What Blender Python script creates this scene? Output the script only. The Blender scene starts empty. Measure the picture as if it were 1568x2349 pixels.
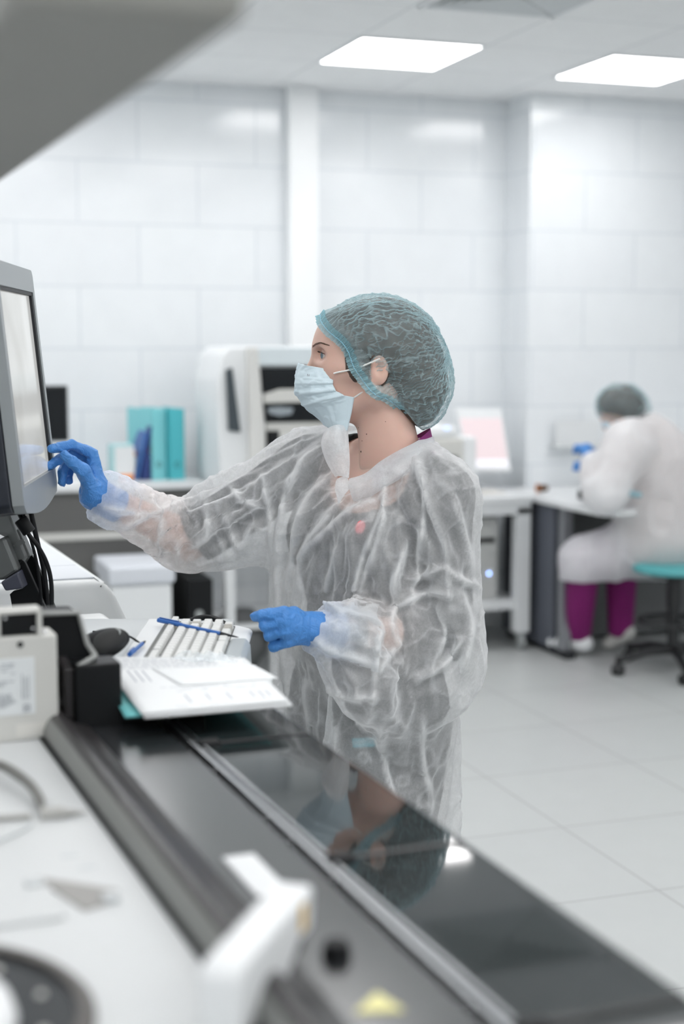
import bpy, bmesh, math, random
import numpy as np
from mathutils import Vector, Matrix
C = bpy.context.scene
COL = C.collection
random.seed(7)
R = math.radians
# ---------------------------------------------------------------- camera
EYE = 1.48
FPX = 3400.0
PITCH = math.atan((1174.5 - 790.0) / FPX)
YAW = R(19.0)                    # camera heading, clockwise from the room's +Y
cam_d = bpy.data.cameras.new('camera'); cam = bpy.data.objects.new('camera', cam_d); COL.objects.link(cam)
cam_d.sensor_fit = 'VERTICAL'; cam_d.sensor_height = 36.0; cam_d.sensor_width = 24.0
cam_d.lens = FPX * 36.0 / 2349.0
cam.location = (0, 0, EYE)
cam.rotation_euler = (math.pi / 2 - PITCH, 0, -YAW)
cam_d.clip_start = 0.05; cam_d.clip_end = 60
cam_d.dof.use_dof = True; cam_d.dof.focus_distance = 2.86; cam_d.dof.aperture_fstop = 2.1
cam_d.dof.aperture_blades = 0
C.camera = cam
# ---------------------------------------------------------------- world, exposure, light strength
w = bpy.data.worlds.new('world'); C.world = w; w.use_nodes = True
w.node_tree.nodes['Background'].inputs[0].default_value = (0.80, 0.86, 0.92, 1)
w.node_tree.nodes['Background'].inputs[1].default_value = 0.4
C.view_settings.view_transform = 'Standard'; C.view_settings.look = 'None'
C.view_settings.gamma = 1.0; C.view_settings.use_curve_mapping = False
C.view_settings.exposure = 0.0
PANEL_POWER = 11.2
C.cycles.max_bounces = 8; C.cycles.diffuse_bounces = 5; C.cycles.glossy_bounces = 3
C.cycles.transmission_bounces = 4; C.cycles.transparent_max_bounces = 18
C.cycles.caustics_reflective = False; C.cycles.caustics_refractive = False

# ---------------------------------------------------------------- helpers
def at(px, py, d):
    """point of the place seen at a pixel, at horizontal distance d, in camera-heading axes (x right, y away, z up)"""
    cx = (px - 784) / FPX; cy = (1174.5 - py) / FPX
    y = math.cos(PITCH) + cy * math.sin(PITCH); z = -math.sin(PITCH) + cy * math.cos(PITCH)
    t = d / y
    return Vector((cx * t, d, EYE + z * t))
def rotz(v, a):
    c, s = math.cos(a), math.sin(a)
    return Vector((v[0] * c - v[1] * s, v[0] * s + v[1] * c, v[2]))
VIEW_ROT = -YAW                 # objects laid out in camera-heading axes
MACH_ROT = R(2.5)               # the analyzer line stands 2.5 degrees askew of the room
def v2w(v): return rotz(v, VIEW_ROT)
def v2m(v): return rotz(v, VIEW_ROT - MACH_ROT)

MATS = {}
def mat(name, col, rough=0.5, metal=0.0, spec=0.5, var=0.03, vscale=6.0, bump=0.0, bscale=200.0, coat=0.0, emit=None, estr=0.0, sss=0.0, ior=1.5):
    if name in MATS: return MATS[name]
    m = bpy.data.materials.new(name); m.use_nodes = True; MATS[name] = m
    nt = m.node_tree; b = nt.nodes['Principled BSDF']
    tc = nt.nodes.new('ShaderNodeTexCoord')
    if var > 0:
        n = nt.nodes.new('ShaderNodeTexNoise'); n.inputs['Scale'].default_value = vscale; n.inputs['Detail'].default_value = 4
        nt.links.new(tc.outputs['Object'], n.inputs['Vector'])
        r = nt.nodes.new('ShaderNodeMapRange'); r.inputs['To Min'].default_value = 1 - var; r.inputs['To Max'].default_value = 1 + var
        nt.links.new(n.outputs['Fac'], r.inputs['Value'])
        x = nt.nodes.new('ShaderNodeVectorMath'); x.operation = 'SCALE'; x.inputs[0].default_value = col[:3]
        nt.links.new(r.outputs[0], x.inputs['Scale']); nt.links.new(x.outputs[0], b.inputs['Base Color'])
    else:
        b.inputs['Base Color'].default_value = (*col[:3], 1)
    b.inputs['Roughness'].default_value = rough; b.inputs['Metallic'].default_value = metal; b.inputs['IOR'].default_value = ior
    b.inputs['Specular IOR Level'].default_value = spec
    b.inputs['Coat Weight'].default_value = coat; b.inputs['Coat Roughness'].default_value = 0.04
    if sss > 0:
        b.inputs['Subsurface Weight'].default_value = sss; b.inputs['Subsurface Radius'].default_value = (0.6, 0.25, 0.15)
        b.inputs['Subsurface Scale'].default_value = 0.012
    if emit: b.inputs['Emission Color'].default_value = (*emit, 1); b.inputs['Emission Strength'].default_value = estr
    if bump > 0:
        n2 = nt.nodes.new('ShaderNodeTexNoise'); n2.inputs['Scale'].default_value = bscale; n2.inputs['Detail'].default_value = 3
        nt.links.new(tc.outputs['Object'], n2.inputs['Vector'])
        bp = nt.nodes.new('ShaderNodeBump'); bp.inputs['Strength'].default_value = bump; bp.inputs['Distance'].default_value = 0.001
        nt.links.new(n2.outputs['Fac'], bp.inputs['Height']); nt.links.new(bp.outputs[0], b.inputs['Normal'])
    return m

def tile_mat(name, col, mortar, axes, bw, rh, ox, oy, offset, msize, rough, bump=0.25, spec=0.5):
    m = bpy.data.materials.new(name); m.use_nodes = True; nt = m.node_tree; b = nt.nodes['Principled BSDF']
    tc = nt.nodes.new('ShaderNodeTexCoord'); sep = nt.nodes.new('ShaderNodeSeparateXYZ'); cmb = nt.nodes.new('ShaderNodeCombineXYZ')
    nt.links.new(tc.outputs['Object'], sep.inputs[0])
    for k, (ax, o) in enumerate(zip(axes, (ox, oy))):
        a = nt.nodes.new('ShaderNodeMath'); a.operation = 'SUBTRACT'; a.inputs[1].default_value = o
        nt.links.new(sep.outputs[ax], a.inputs[0]); nt.links.new(a.outputs[0], cmb.inputs[k])
    br = nt.nodes.new('ShaderNodeTexBrick'); br.offset = offset; br.offset_frequency = 2; br.squash = 1
    br.inputs['Scale'].default_value = 1; br.inputs['Brick Width'].default_value = bw; br.inputs['Row Height'].default_value = rh
    br.inputs['Mortar Size'].default_value = msize; br.inputs['Mortar Smooth'].default_value = 0.2; br.inputs['Bias'].default_value = 0
    br.inputs['Color1'].default_value = (*col, 1); br.inputs['Color2'].default_value = (col[0] * .975, col[1] * .975, col[2] * .98, 1)
    br.inputs['Mortar'].default_value = (*mortar, 1)
    nt.links.new(cmb.outputs[0], br.inputs['Vector'])
    n = nt.nodes.new('ShaderNodeTexNoise'); n.inputs['Scale'].default_value = 9; n.inputs['Detail'].default_value = 8
    nt.links.new(tc.outputs['Object'], n.inputs['Vector'])
    mr = nt.nodes.new('ShaderNodeMapRange'); mr.inputs['To Min'].default_value = .96; mr.inputs['To Max'].default_value = 1.03
    nt.links.new(n.outputs['Fac'], mr.inputs['Value'])
    x = nt.nodes.new('ShaderNodeVectorMath'); x.operation = 'SCALE'
    nt.links.new(br.outputs['Color'], x.inputs[0]); nt.links.new(mr.outputs[0], x.inputs['Scale']); nt.links.new(x.outputs[0], b.inputs['Base Color'])
    b.inputs['Roughness'].default_value = rough; b.inputs['Specular IOR Level'].default_value = spec
    bp = nt.nodes.new('ShaderNodeBump'); bp.inputs['Strength'].default_value = bump; bp.inputs['Distance'].default_value = 0.002; bp.invert = True
    nt.links.new(br.outputs['Fac'], bp.inputs['Height']); nt.links.new(bp.outputs[0], b.inputs['Normal'])
    return m

def link_mesh(name, verts, faces, m=None, parent=None, smooth=False, mats=None, midx=None):
    me = bpy.data.meshes.new(name); me.from_pydata([tuple(v) for v in verts], [], [tuple(f) for f in faces]); me.update()
    if smooth: me.polygons.foreach_set('use_smooth', [True] * len(me.polygons))
    o = bpy.data.objects.new(name, me); COL.objects.link(o)
    for q in (mats or ([m] if m else [])): me.materials.append(q)
    if midx is not None: me.polygons.foreach_set('material_index', midx)
    if parent: o.parent = parent
    return o
def obj(name, bm, m, parent=None, smooth=False):
    me = bpy.data.meshes.new(name); bmesh.ops.recalc_face_normals(bm, faces=bm.faces); bm.to_mesh(me); bm.free()
    if smooth:
        me.polygons.foreach_set('use_smooth', [True] * len(me.polygons))
        try: me.set_sharp_from_angle(angle=R(50))
        except Exception: pass
    o = bpy.data.objects.new(name, me); COL.objects.link(o)
    if smooth:
        wn = o.modifiers.new('weighted', 'WEIGHTED_NORMAL'); wn.keep_sharp = True; wn.weight = 90
    if m: me.materials.append(m)
    if parent: o.parent = parent
    return o
def new(): return bmesh.new()
def add_box(bm, lo, hi, bev=0.0, seg=2, mtx=None):
    r = bmesh.ops.create_cube(bm, size=1.0)
    c = [(a + b) / 2 for a, b in zip(lo, hi)]; s = [abs(b - a) for a, b in zip(lo, hi)]
    for v in r['verts']: v.co = Vector((v.co.x * s[0] + c[0], v.co.y * s[1] + c[1], v.co.z * s[2] + c[2]))
    vs = list(r['verts'])
    if bev > 0:
        es = list({e for v in vs for e in v.link_edges})
        q = bmesh.ops.bevel(bm, geom=es, offset=min(bev, min(s) * .49), segments=seg, affect='EDGES', profile=.5)
        vs = list({v for f in q['faces'] for v in f.verts} | {v for v in vs if v.is_valid})
    if mtx is not None: bmesh.ops.transform(bm, matrix=mtx, verts=vs)
    return vs
def add_prism(bm, pts, vec, bev=0.0, seg=2):
    """polygon pts (3-D, planar) swept along vec"""
    vec = Vector(vec); a = [bm.verts.new(Vector(p)) for p in pts]; b = [bm.verts.new(Vector(p) + vec) for p in pts]
    n = len(pts); fs = [bm.faces.new(a), bm.faces.new(b[::-1])]
    for i in range(n): fs.append(bm.faces.new((a[i], b[i], b[(i + 1) % n], a[(i + 1) % n])))
    bmesh.ops.recalc_face_normals(bm, faces=fs)
    if bev > 0:
        es = list({e for f in fs for e in f.edges})
        bmesh.ops.bevel(bm, geom=es, offset=bev, segments=seg, affect='EDGES', profile=.5)
def catmull(pts, n=8):
    pts = [Vector(p) for p in pts]; P = [pts[0] * 2 - pts[1]] + pts + [pts[-1] * 2 - pts[-2]]; out = []
    for i in range(1, len(P) - 2):
        for k in range(n):
            t = k / n; a, b, c, d = P[i - 1], P[i], P[i + 1], P[i + 2]
            out.append(0.5 * ((2 * b) + (c - a) * t + (2 * a - 5 * b + 4 * c - d) * t * t + (3 * b - a - 3 * c + d) * t ** 3))
    out.append(pts[-1]); return out
def add_tube(bm, pts, r, sides=10, cap=True, flat=1.0):
    pts = [Vector(p) for p in pts]; rs = r if isinstance(r, (list, tuple)) else [r] * len(pts)
    rings = []; up = Vector((0, 0, 1)); prev = None
    for i, p in enumerate(pts):
        t = (pts[min(i + 1, len(pts) - 1)] - pts[max(i - 1, 0)]).normalized()
        if prev is None:
            a = t.cross(up); a = a.normalized() if a.length > 1e-3 else Vector((1, 0, 0))
        else: a = (prev - t * prev.dot(t)).normalized()
        prev = a; b = t.cross(a)
        rings.append([bm.verts.new(p + (a * math.cos(2 * math.pi * k / sides) + b * math.sin(2 * math.pi * k / sides) * flat) * rs[i]) for k in range(sides)])
    for A, B in zip(rings, rings[1:]):
        for k in range(sides): bm.faces.new((A[k], A[(k + 1) % sides], B[(k + 1) % sides], B[k]))
    if cap: bm.faces.new(rings[0][::-1]); bm.faces.new(rings[-1])
def add_lathe(bm, prof, centre=(0, 0, 0), sides=24, axis='Z', a0=0, a1=2 * math.pi):
    full = abs(a1 - a0 - 2 * math.pi) < 1e-6; n = sides if full else sides + 1; rings = []
    c = Vector(centre)
    for rr, z in prof:
        ring = []
        for k in range(n):
            a = a0 + (a1 - a0) * k / sides; p = (rr * math.cos(a), rr * math.sin(a), z)
            if axis == 'X': p = (p[2], p[0], p[1])
            if axis == 'Y': p = (p[0], p[2], p[1])
            ring.append(bm.verts.new(c + Vector(p)))
        rings.append(ring)
    for A, B in zip(rings, rings[1:]):
        for k in range(sides): bm.faces.new((A[k], A[(k + 1) % n], B[(k + 1) % n], B[k]))
    bmesh.ops.remove_doubles(bm, verts=[v for r_ in rings for v in r_], dist=1e-6)
def tag(o, label=None, cat=None, group=None, kind=None):
    if label: o['label'] = label
    if cat: o['category'] = cat
    if group: o['group'] = group
    if kind: o['kind'] = kind
    return o
def thing(name, label, cat, loc=(0, 0, 0), rz=0.0, group=None, rx=0, ry=0):
    o = bpy.data.objects.new(name, None); COL.objects.link(o); o.location = loc; o.rotation_euler = (rx, ry, rz)
    o.empty_display_size = .05
    return tag(o, label, cat, group)
def struct(name, bm, m, parent=None):
    o = obj(name, bm, m, parent)
    if not parent: o['kind'] = 'structure'
    return o
def rebase(root, p):
    """put the Empty of a thing at its base point p (in its own axes) without moving its parts"""
    p = Vector(p); root.location = root.location + rotz(p, root.rotation_euler.z)
    for ch in root.children: ch.location = ch.location - p
def copy_tree(o, parent=None):
    c = o.copy(); COL.objects.link(c)
    if parent: c.parent = parent
    for ch in o.children: copy_tree(ch, c)
    return c
def text_mesh(name, s, size, m, parent=None, mtx=None, depth=0.0004):
    cu = bpy.data.curves.new(name, 'FONT'); cu.body = s; cu.size = size; cu.extrude = depth; cu.align_x = 'CENTER'; cu.align_y = 'CENTER'
    t = bpy.data.objects.new(name + '_src', cu); COL.objects.link(t)
    dg = bpy.context.evaluated_depsgraph_get(); dg.update()
    me = bpy.data.meshes.new_from_object(t.evaluated_get(dg)); me.name = name
    bpy.data.objects.remove(t); bpy.data.curves.remove(cu)
    o = bpy.data.objects.new(name, me); COL.objects.link(o); me.materials.clear(); me.materials.append(m)
    if mtx is not None: me.transform(mtx)
    if parent: o.parent = parent
    return o
def frame_mtx(o, x, y):
    """4x4 whose local x, y run along the given directions from origin o"""
    x = Vector(x).normalized(); z = x.cross(Vector(y)).normalized(); y = z.cross(x)
    m = Matrix.Identity(4)
    for i, a in enumerate((x, y, z)):
        for k in range(3): m[k][i] = a[k]
    for k in range(3): m[k][3] = o[k]
    return m

M_white = mat('white_plastic', (.80, .82, .83), .42, bump=.05)
M_offwhite = mat('offwhite_coated_metal', (.62, .62, .59), .5, bump=.05)
M_grey = mat('grey_plastic', (.36, .38, .38), .45)
M_lgrey = mat('light_grey_plastic', (.58, .61, .62), .45)
M_dark = mat('dark_grey_plastic', (.022, .024, .027), .5, spec=.3)
M_black = mat('black_plastic', (.006, .007, .008), .45, spec=.22)
M_gloss = mat('black_gloss', (.008, .010, .012), .22, spec=.25, var=0)
M_metal = mat('brushed_metal', (.62, .64, .66), .3, metal=1.0)
M_chrome = mat('chrome', (.8, .8, .82), .12, metal=1.0, var=0)
M_paper = mat('paper', (.73, .75, .76), .8)
M_ink = mat('ink', (.30, .32, .35), .8, var=0)
M_dink = mat('dark_ink', (.08, .085, .09), .7, var=0)
M_teal = mat('teal_folder', (.08, .50, .56), .5)
M_orange = mat('orange_label', (.85, .27, .04), .6, var=0)
M_yellow = mat('yellow_sticker', (.78, .74, .35), .6, var=0)
M_blue = mat('blue_plastic', (.03, .13, .42), .35)

# ---------------------------------------------------------------- the room
WY = 7.15; PY_ = 6.86; CZ = 2.73; PXW = 3.36
X0, X1, Y0 = -2.6, 6.2, -4.2
white_tile = (.80, .83, .85); mort = (.68, .72, .755)
M_wt = tile_mat('white_wall_tile', white_tile, mort, (0, 2), .583, .296, 1.139, 1.756 - .296 * 4, .5, .005, .14)
M_wt2 = tile_mat('white_wall_tile_pillar', white_tile, mort, (0, 2), .583, .296, 3.672, 1.756 - .296 * 4, .5, .005, .14)
M_wts = tile_mat('white_wall_tile_side', white_tile, mort, (1, 2), .583, .296, 7.0, 1.756 - .296 * 4, .5, .005, .14)
M_floor = tile_mat('grey_floor_tile', (.48, .50, .495), (.33, .335, .335), (0, 1), .562, .562, 2.085, 3.41, 0.0, .0035, .36, bump=.3)
M_paint = mat('white_wall_paint', (.80, .82, .83), .7)
M_ceil = tile_mat('ceiling_panel', (.90, .91, .91), (.74, .76, .77), (0, 1), .572, .572, 2.10, 5.864, 0.0, .006, .85, bump=.15, spec=.2)
bm = new(); add_box(bm, (X0, Y0, -.06), (X1, WY + .2, 0)); struct('floor', bm, M_floor)
bm = new(); add_box(bm, (X0, Y0, CZ), (X1, WY + .2, CZ + .06)); struct('ceiling', bm, M_ceil)
bm = new(); add_box(bm, (X0, WY, 0), (PXW + .05, WY + .2, CZ)); struct('wall_back', bm, M_wt)
bm = new(); add_box(bm, (PXW, PY_, 0), (X1, PY_ + .3, CZ)); o = struct('wall_pillar', bm, M_wt2); o.data.materials.append(M_wts)
for p in o.data.polygons:
    if abs(p.normal.x) > .9: p.material_index = 1
o.name = 'wall_back_right'
bm = new(); add_box(bm, (X0 - .1, Y0, 0), (X0, WY + .2, CZ)); struct('wall_left', bm, M_paint)
bm = new(); add_box(bm, (X1, Y0, 0), (X1 + .1, WY + .2, CZ)); struct('wall_right', bm, M_wts)
bm = new(); add_box(bm, (X0, Y0 - .1, 0), (X1, Y0, CZ)); struct('wall_front', bm, M_paint)
# white boxed-in pipe running up the tiled wall
bm = new(); add_box(bm, (2.16, WY - .09, 0), (2.31, WY, CZ), .006); struct('trim_1', bm, mat('white_trim', (.86, .88, .89), .4))

# ---------------------------------------------------------------- ceiling lights (the lamps of the room)
M_led = mat('led_diffuser', (.9, .9, .9), .6, var=0, emit=(1.0, .985, .985), estr=PANEL_POWER)
LIGHTS = []
def ceiling_light(x, y, label, group=None):
    if not LIGHTS:
        t = thing('ceiling_light', label, 'ceiling light', (x, y, CZ), 0, group)
        bm = new()
        for lo, hi in (((0, 0), (.56, .012)), ((0, .56), (.56, .572)), ((0, .012), (.012, .56)), ((.548, .012), (.56, .56))):
            add_box(bm, (lo[0], lo[1], -.008), (hi[0], hi[1], 0.0))
        obj('frame', bm, M_white, t)
        bm = new(); add_box(bm, (.012, .012, -.005), (.548, .56, -.001), .02 if False else 0); obj('diffuser', bm, M_led, t)
    else:
        t = copy_tree(LIGHTS[0]); t.location = (x, y, CZ); t['label'] = label
        if group: t['group'] = group
        elif 'group' in t: del t['group']
    LIGHTS.append(t); return t
ceiling_light(2.10, 5.864, 'square white ceiling light panel, left of the two lit panels')
ceiling_light(3.26, 5.864, 'square white ceiling light panel, right of the two lit panels at the right edge')
NTH = ('first', 'second', 'third', 'fourth', 'fifth', 'sixth')
for r_, j in enumerate((3.56, 1.26, -1.04, -3.3)):
    for i in range(-3, 3):
        ceiling_light(2.10 + 1.16 * i, j, 'square lit ceiling panel, %s from the left in the %s row behind the visible pair' % (NTH[i + 3], NTH[r_]), 'ceiling light panels in rows over the room')
for n_, xx in enumerate((-1.57, -.41, .75)):
    ceiling_light(xx, 5.864, 'square lit ceiling panel in the far row, ' + ('farthest left', 'second from the left', 'just left of the pair beside the hood')[n_])

# ceiling vent (four-way diffuser)
t = thing('ceiling_vent', 'grey slatted four-way air vent in the ceiling at the top edge', 'ceiling vent', (2.40, 5.0, CZ))
bm = new()
for a in range(4):
    q = Matrix.Rotation(a * math.pi / 2, 4, 'Z')
    add_box(bm, (-.285, -.285, -.010), (.285, -.262, 0), .002, 1, q)
obj('frame', bm, M_white, t)
bm = new(); add_box(bm, (-.262, -.262, -.003), (.262, .262, -.001)); obj('backing', bm, M_grey, t)
bm = new()
for a in range(4):
    q = Matrix.Rotation(a * math.pi / 2, 4, 'Z')
    for k in range(7):
        y = -.255 + k * .034
        vs = [(-abs(y) + .004, y, -.009), (abs(y) - .004, y, -.009), (abs(y) - .03, y + .022, -.004), (-abs(y) + .03, y + .022, -.004)]
        if abs(y) > .05: add_prism(bm, [q @ Vector(v) for v in vs], (0, 0, .0015))
obj('louvre', bm, M_lgrey, t)
# ================================================================ the analyzer line (own axes: X right, Y away, turned MACH_ROT)
MO = (0, 0, 0)
DZ = 0.96
def mthing(name, label, cat, base, group=None):
    """thing on the analyzer line; parts are written in the line's axes, the Empty sits at its base"""
    t = thing(name, label, cat, rotz(base, MACH_ROT), MACH_ROT, group); t['_b'] = tuple(base); return t
def mobj(name, bm, m, t, smooth=False):
    b = Vector(t['_b']) if '_b' in t else Vector((0, 0, 0))
    bmesh.ops.translate(bm, vec=-b, verts=bm.verts)
    o = obj(name, bm, m, t, smooth); o['_b'] = tuple(b); return o
def done(t):
    if '_b' in t: del t['_b']
    for c in t.children: done(c)

M_deck = mat('white_deck', (.60, .62, .625), .38, bump=.03)
M_body = mat('analyzer_housing', (.70, .72, .72), .45, bump=.03)
M_lip = mat('dark_bronze_grey_plastic', (.028, .026, .027), .30, spec=.4, bump=.05)
M_plate = mat('black_satin_plate', (.020, .022, .024), .19, spec=.5, var=.05, ior=2.5)
M_glass = mat('smoked_glass_cover', (.016, .020, .021), .045, spec=.9, var=0)
M_groove = mat('black_rubber', (.008, .009, .010), .6)

an = mthing('laboratory_analyzer', 'long white and black laboratory analyzer line with smoked glass track covers in the foreground', 'laboratory analyzer', (0, 1.6, 0))
bm = new(); add_box(bm, (-.70, .35, .06), (.655, 3.02, .925), .01); mobj('cabinet', bm, M_body, an)
bm = new(); add_box(bm, (-.70, .30, .925), (.338, 1.938, DZ), .004); mobj('deck', bm, M_deck, an)
bm = new(); add_box(bm, (-.70, 1.945, .925), (.40, 3.0, .955), .004); mobj('rear_deck', bm, M_dark, an)
# raised rounded lip beside the deck
prof = [(.336, .950), (.336, .972), (.341, .984), (.349, .991), (.358, .992), (.367, .986), (.375, .976), (.385, .969), (.398, .965), (.404, .962), (.404, .950)]
bm = new(); add_prism(bm, [(x, .36, z) for x, z in prof], (0, 1.66, 0)); 
lip = mobj('raised_lip', bm, M_lip, an, True)
bm = new(); add_box(bm, (.330, .36, .950), (.3365, 2.0, .9635)); mobj('gasket', bm, M_groove, an)
bm = new(); add_prism(bm, [(.3352, .40, .9655), (.3352, .40, .972), (.3402, .40, .9838), (.3442, .40, .9878), (.346, .40, .9855), (.338, .40, .966)], (0, 1.575, 0)); mobj('lip_highlight', bm, mat('lip_highlight_grey', (.20, .205, .195), .4), an)  # gloss highlight on the lip's left flank, painted as a lighter grey strip
bm = new(); add_box(bm, (.40, .36, .94), (.500, 2.03, .9615), .0015); mobj('track_plate', bm, M_plate, an)
bm = new(); add_box(bm, (.500, .36, .92), (.530, 2.30, .944)); mobj('groove', bm, M_groove, an)
bm = new(); add_box(bm, (.5085, .36, .944), (.5145, 2.22, .9635), .001); mobj('guide_rail', bm, M_metal, an)
bm = new(); add_box(bm, (.515, .36, .93), (.672, 2.30, .9495), .002); mobj('track_bed', bm, M_groove, an)
for k, (y0, y1) in enumerate(((.36, .950), (.962, 1.352), (1.364, 1.824), (1.836, 2.20))):
    bm = new(); add_box(bm, (.5265, y0, .9515), (.676, y1, .9595), .0025, 3); g = mobj('glass_cover', bm, M_glass, an, True)
    bm = new(); add_box(bm, (.5225, y0 + .004, .949), (.5262, y1 - .004, .9615), .001); mobj('edge_strip', bm, M_metal, g)
for y0 in (.956, 1.358, 1.83):
    bm = new(); add_box(bm, (.518, y0 - .012, .952), (.548, y0 + .010, .9655), .005, 3); mobj('hinge', bm, M_black, an, True)
    bm = new(); add_box(bm, (.548, y0 - .005, .950), (.674, y0 + .005, .9605), .002, 2); mobj('cross_bar', bm, M_black, an)
for y0, x0 in ((1.70, .504), (1.50, .504), (1.42, .504), (1.30, .506), (1.0, .504)):
    bm = new(); add_box(bm, (x0 - .004, y0, .944), (x0 + .004, y0 + .012, .962), .0015); mobj('clip', bm, M_dark, an)
# deck fittings
bm = new(); add_lathe(bm, [(.052, -.014), (.152, -.014), (.152, .004), (.1505, .007), (.160, .007), (.164, .003), (.164, -.014)], (.066, 1.130, DZ), 64)
mobj('rotor_rim', bm, mat('rotor_rim_bronze', (.08, .073, .066), .45), an, True)
bm = new(); add_lathe(bm, [(.10, .002), (.150, .002)], (.066, 1.130, DZ), 64)
rt = mobj('rotor_ring', bm, mat('rotor_ring_dark', (.014, .018, .022), .4, var=.5, vscale=60, spec=.3), an, True)
for k in range(12):
    a = .12 + k * 2 * math.pi / 12; bm = new()
    add_lathe(bm, [(.0001, .0045), (.0032, .0045), (.0038, .002)], (.066 + .127 * math.cos(a), 1.130 + .127 * math.sin(a), DZ), 14)
    mobj('reagent_port', bm, M_offwhite, rt, True)
bm = new(); add_lathe(bm, [(.0001, .022), (.085, .020), (.100, .014), (.104, .002)], (.066, 1.130, DZ), 48); mobj('rotor_cover', bm, M_white, an, True)
# shallow recess with a raised rim
bm = new(); add_prism(bm, [(.236, 1.415, DZ + .0005), (.303, 1.352, DZ + .0005), (.294, 1.325, DZ + .0005), (.262, 1.312, DZ + .0005), (.246, 1.372, DZ + .0005)], (0, 0, .0012)); mobj('recess_plate', bm, mat('recess_grey', (.30, .295, .28), .5), an)
for lo, hi in (((.283, 1.322, DZ), (.298, 1.340, DZ + .006)), ((.222, 1.390, DZ), (.240, 1.404, DZ + .005))):
    bm = new(); add_box(bm, lo, hi, .002); mobj('catch', bm, M_lgrey, an)
bm = new(); add_box(bm, (.216, 1.352, DZ), (.232, 1.362, DZ + .0015)); mobj('warning_label', bm, mat('amber_label', (.78, .58, .25), .6, var=0), an)
bm = new(); add_box(bm, (.12, 1.30, DZ), (.243, 1.384, DZ + .004), .002); mobj('raised_panel', bm, M_deck, an)
for x, y in ((.279, 1.468), (.288, 1.428)):
    bm = new(); add_box(bm, (x - .008, y - .004, DZ), (x + .008, y + .004, DZ + .001)); mobj('deck_mark', bm, M_lgrey, an)
# thin hose and probe lying on the deck
bm = new(); add_tube(bm, catmull([(.16, 1.80, DZ + .012), (.215, 1.80, DZ + .016), (.252, 1.768, DZ + .018), (.272, 1.70, DZ + .016), (.279, 1.655, DZ + .010), (.2765, 1.60, DZ + .006)]), [.0035] * 16 + [.006] * 8 + [.0055] * 12 + [.004] * 5, 10); mobj('hose', bm, mat('hose_grey', (.16, .16, .15), .5), an, True)
bm = new(); add_tube(bm, [(.12, 1.625, DZ + .004), (.262, 1.600, DZ + .004)], .0035, 8); add_tube(bm, [(.272, 1.598, DZ + .005), (.296, 1.594, DZ + .005)], .0075, 10); add_tube(bm, [(.296, 1.594, DZ + .005), (.322, 1.590, DZ + .004)], [.006, .001], 8); mobj('probe', bm, mat('probe_grey', (.42, .42, .40), .5), an, True)
bm = new(); add_tube(bm, catmull([(.16, 1.50, DZ + .002), (.22, 1.535, DZ + .003), (.258, 1.573, DZ + .003)]), .0018, 8); mobj('sensor_wire', bm, M_lgrey, an, True)
# white bracket arm over the lip, with its black knob
q = frame_mtx(Vector((.3205, 1.010, .97)), (.104, .130, 0), (-.78, .62, 0))
bm = new(); add_prism(bm, [(-.012, 0, -.008), (.09, 0, -.004), (.130, 0, 0.018), (.160, 0, .018), (.166, 0, .050), (.160, 0, .056), (.0, 0, .052), (-.012, 0, .045)], (0, .034, 0), .0045, 3)
bmesh.ops.transform(bm, matrix=q, verts=bm.verts); arm = mobj('bracket_arm', bm, M_white, an, True)
bm = new(); add_box(bm, (.128, -.0012, .026), (.140, 0.0005, .048), .0003, 1); bmesh.ops.transform(bm, matrix=q, verts=bm.verts); mobj('warning_label', bm, mat('amber_sticker', (.72, .45, .06), .6, var=0), arm)
bm = new(); add_prism(bm, [(.02, .008, .0), (.155, .006, .0), (.165, .03, .0), (.02, .03, .0)], (0, 0, .018), .002); bmesh.ops.transform(bm, matrix=q, verts=bm.verts); mobj('arm_foot', bm, M_black, an)
bm = new(); add_lathe(bm, [(.0001, .016), (.010, .015), (.012, .010), (.013, 0)], (.440, 1.130, DZ), 20); mobj('knob', bm, M_black, an, True)
bm = new(); add_box(bm, (.420, 1.285, DZ + .001), (.4535, 1.398, DZ + .0035), .001); mobj('white_label', bm, M_paper, an)
bm = new(); add_prism(bm, [(.414, 1.024, DZ + .002), (.452, 1.013, DZ + .002), (.4445, 1.052, DZ + .002)], (0, 0, .0004)); mobj('warning_triangle', bm, M_yellow, an)
# open hood over the deck on its side post
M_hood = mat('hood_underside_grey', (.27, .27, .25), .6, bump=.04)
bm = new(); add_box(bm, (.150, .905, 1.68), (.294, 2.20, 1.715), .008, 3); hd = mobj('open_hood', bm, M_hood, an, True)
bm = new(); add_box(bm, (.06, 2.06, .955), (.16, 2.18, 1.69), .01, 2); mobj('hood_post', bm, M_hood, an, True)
done(an)

# ---------------------------------------------------------------- beige module with rating label
mb = mthing('electronics_box', 'beige metal box with a white printed rating label, at the left edge', 'equipment box', (.22, 1.957, DZ))
bm = new(); add_box(bm, (.05, 1.93, DZ), (.356, 1.985, 1.100), .003, 2); mobj('case', bm, M_offwhite, mb)
fr = new()
for lo, hi in (((.277, 1.93, 1.100), (.283, 1.965, 1.134)), ((.331, 1.93, 1.100), (.337, 1.965, 1.134)), ((.277, 1.93, 1.130), (.337, 1.965, 1.135))): add_box(fr, lo, hi, .0008, 1)
add_box(fr, (.10, 1.935, 1.100), (.277, 1.965, 1.134), .001, 1)
cf = mobj('connector_frame', fr, M_offwhite, mb)
bm = new(); add_box(bm, (.283, 1.94, 1.100), (.331, 1.964, 1.130)); mobj('connector', bm, M_black, cf)
for x, z in ((.3265, 1.108), (.2905, 1.124)):
    bm = new(); add_lathe(bm, [(.0001, -.002), (.002, -.0018), (.0024, 0)], (x, 1.939, z), 12, 'Y'); mobj('screw', bm, M_chrome, cf, True)
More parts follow.
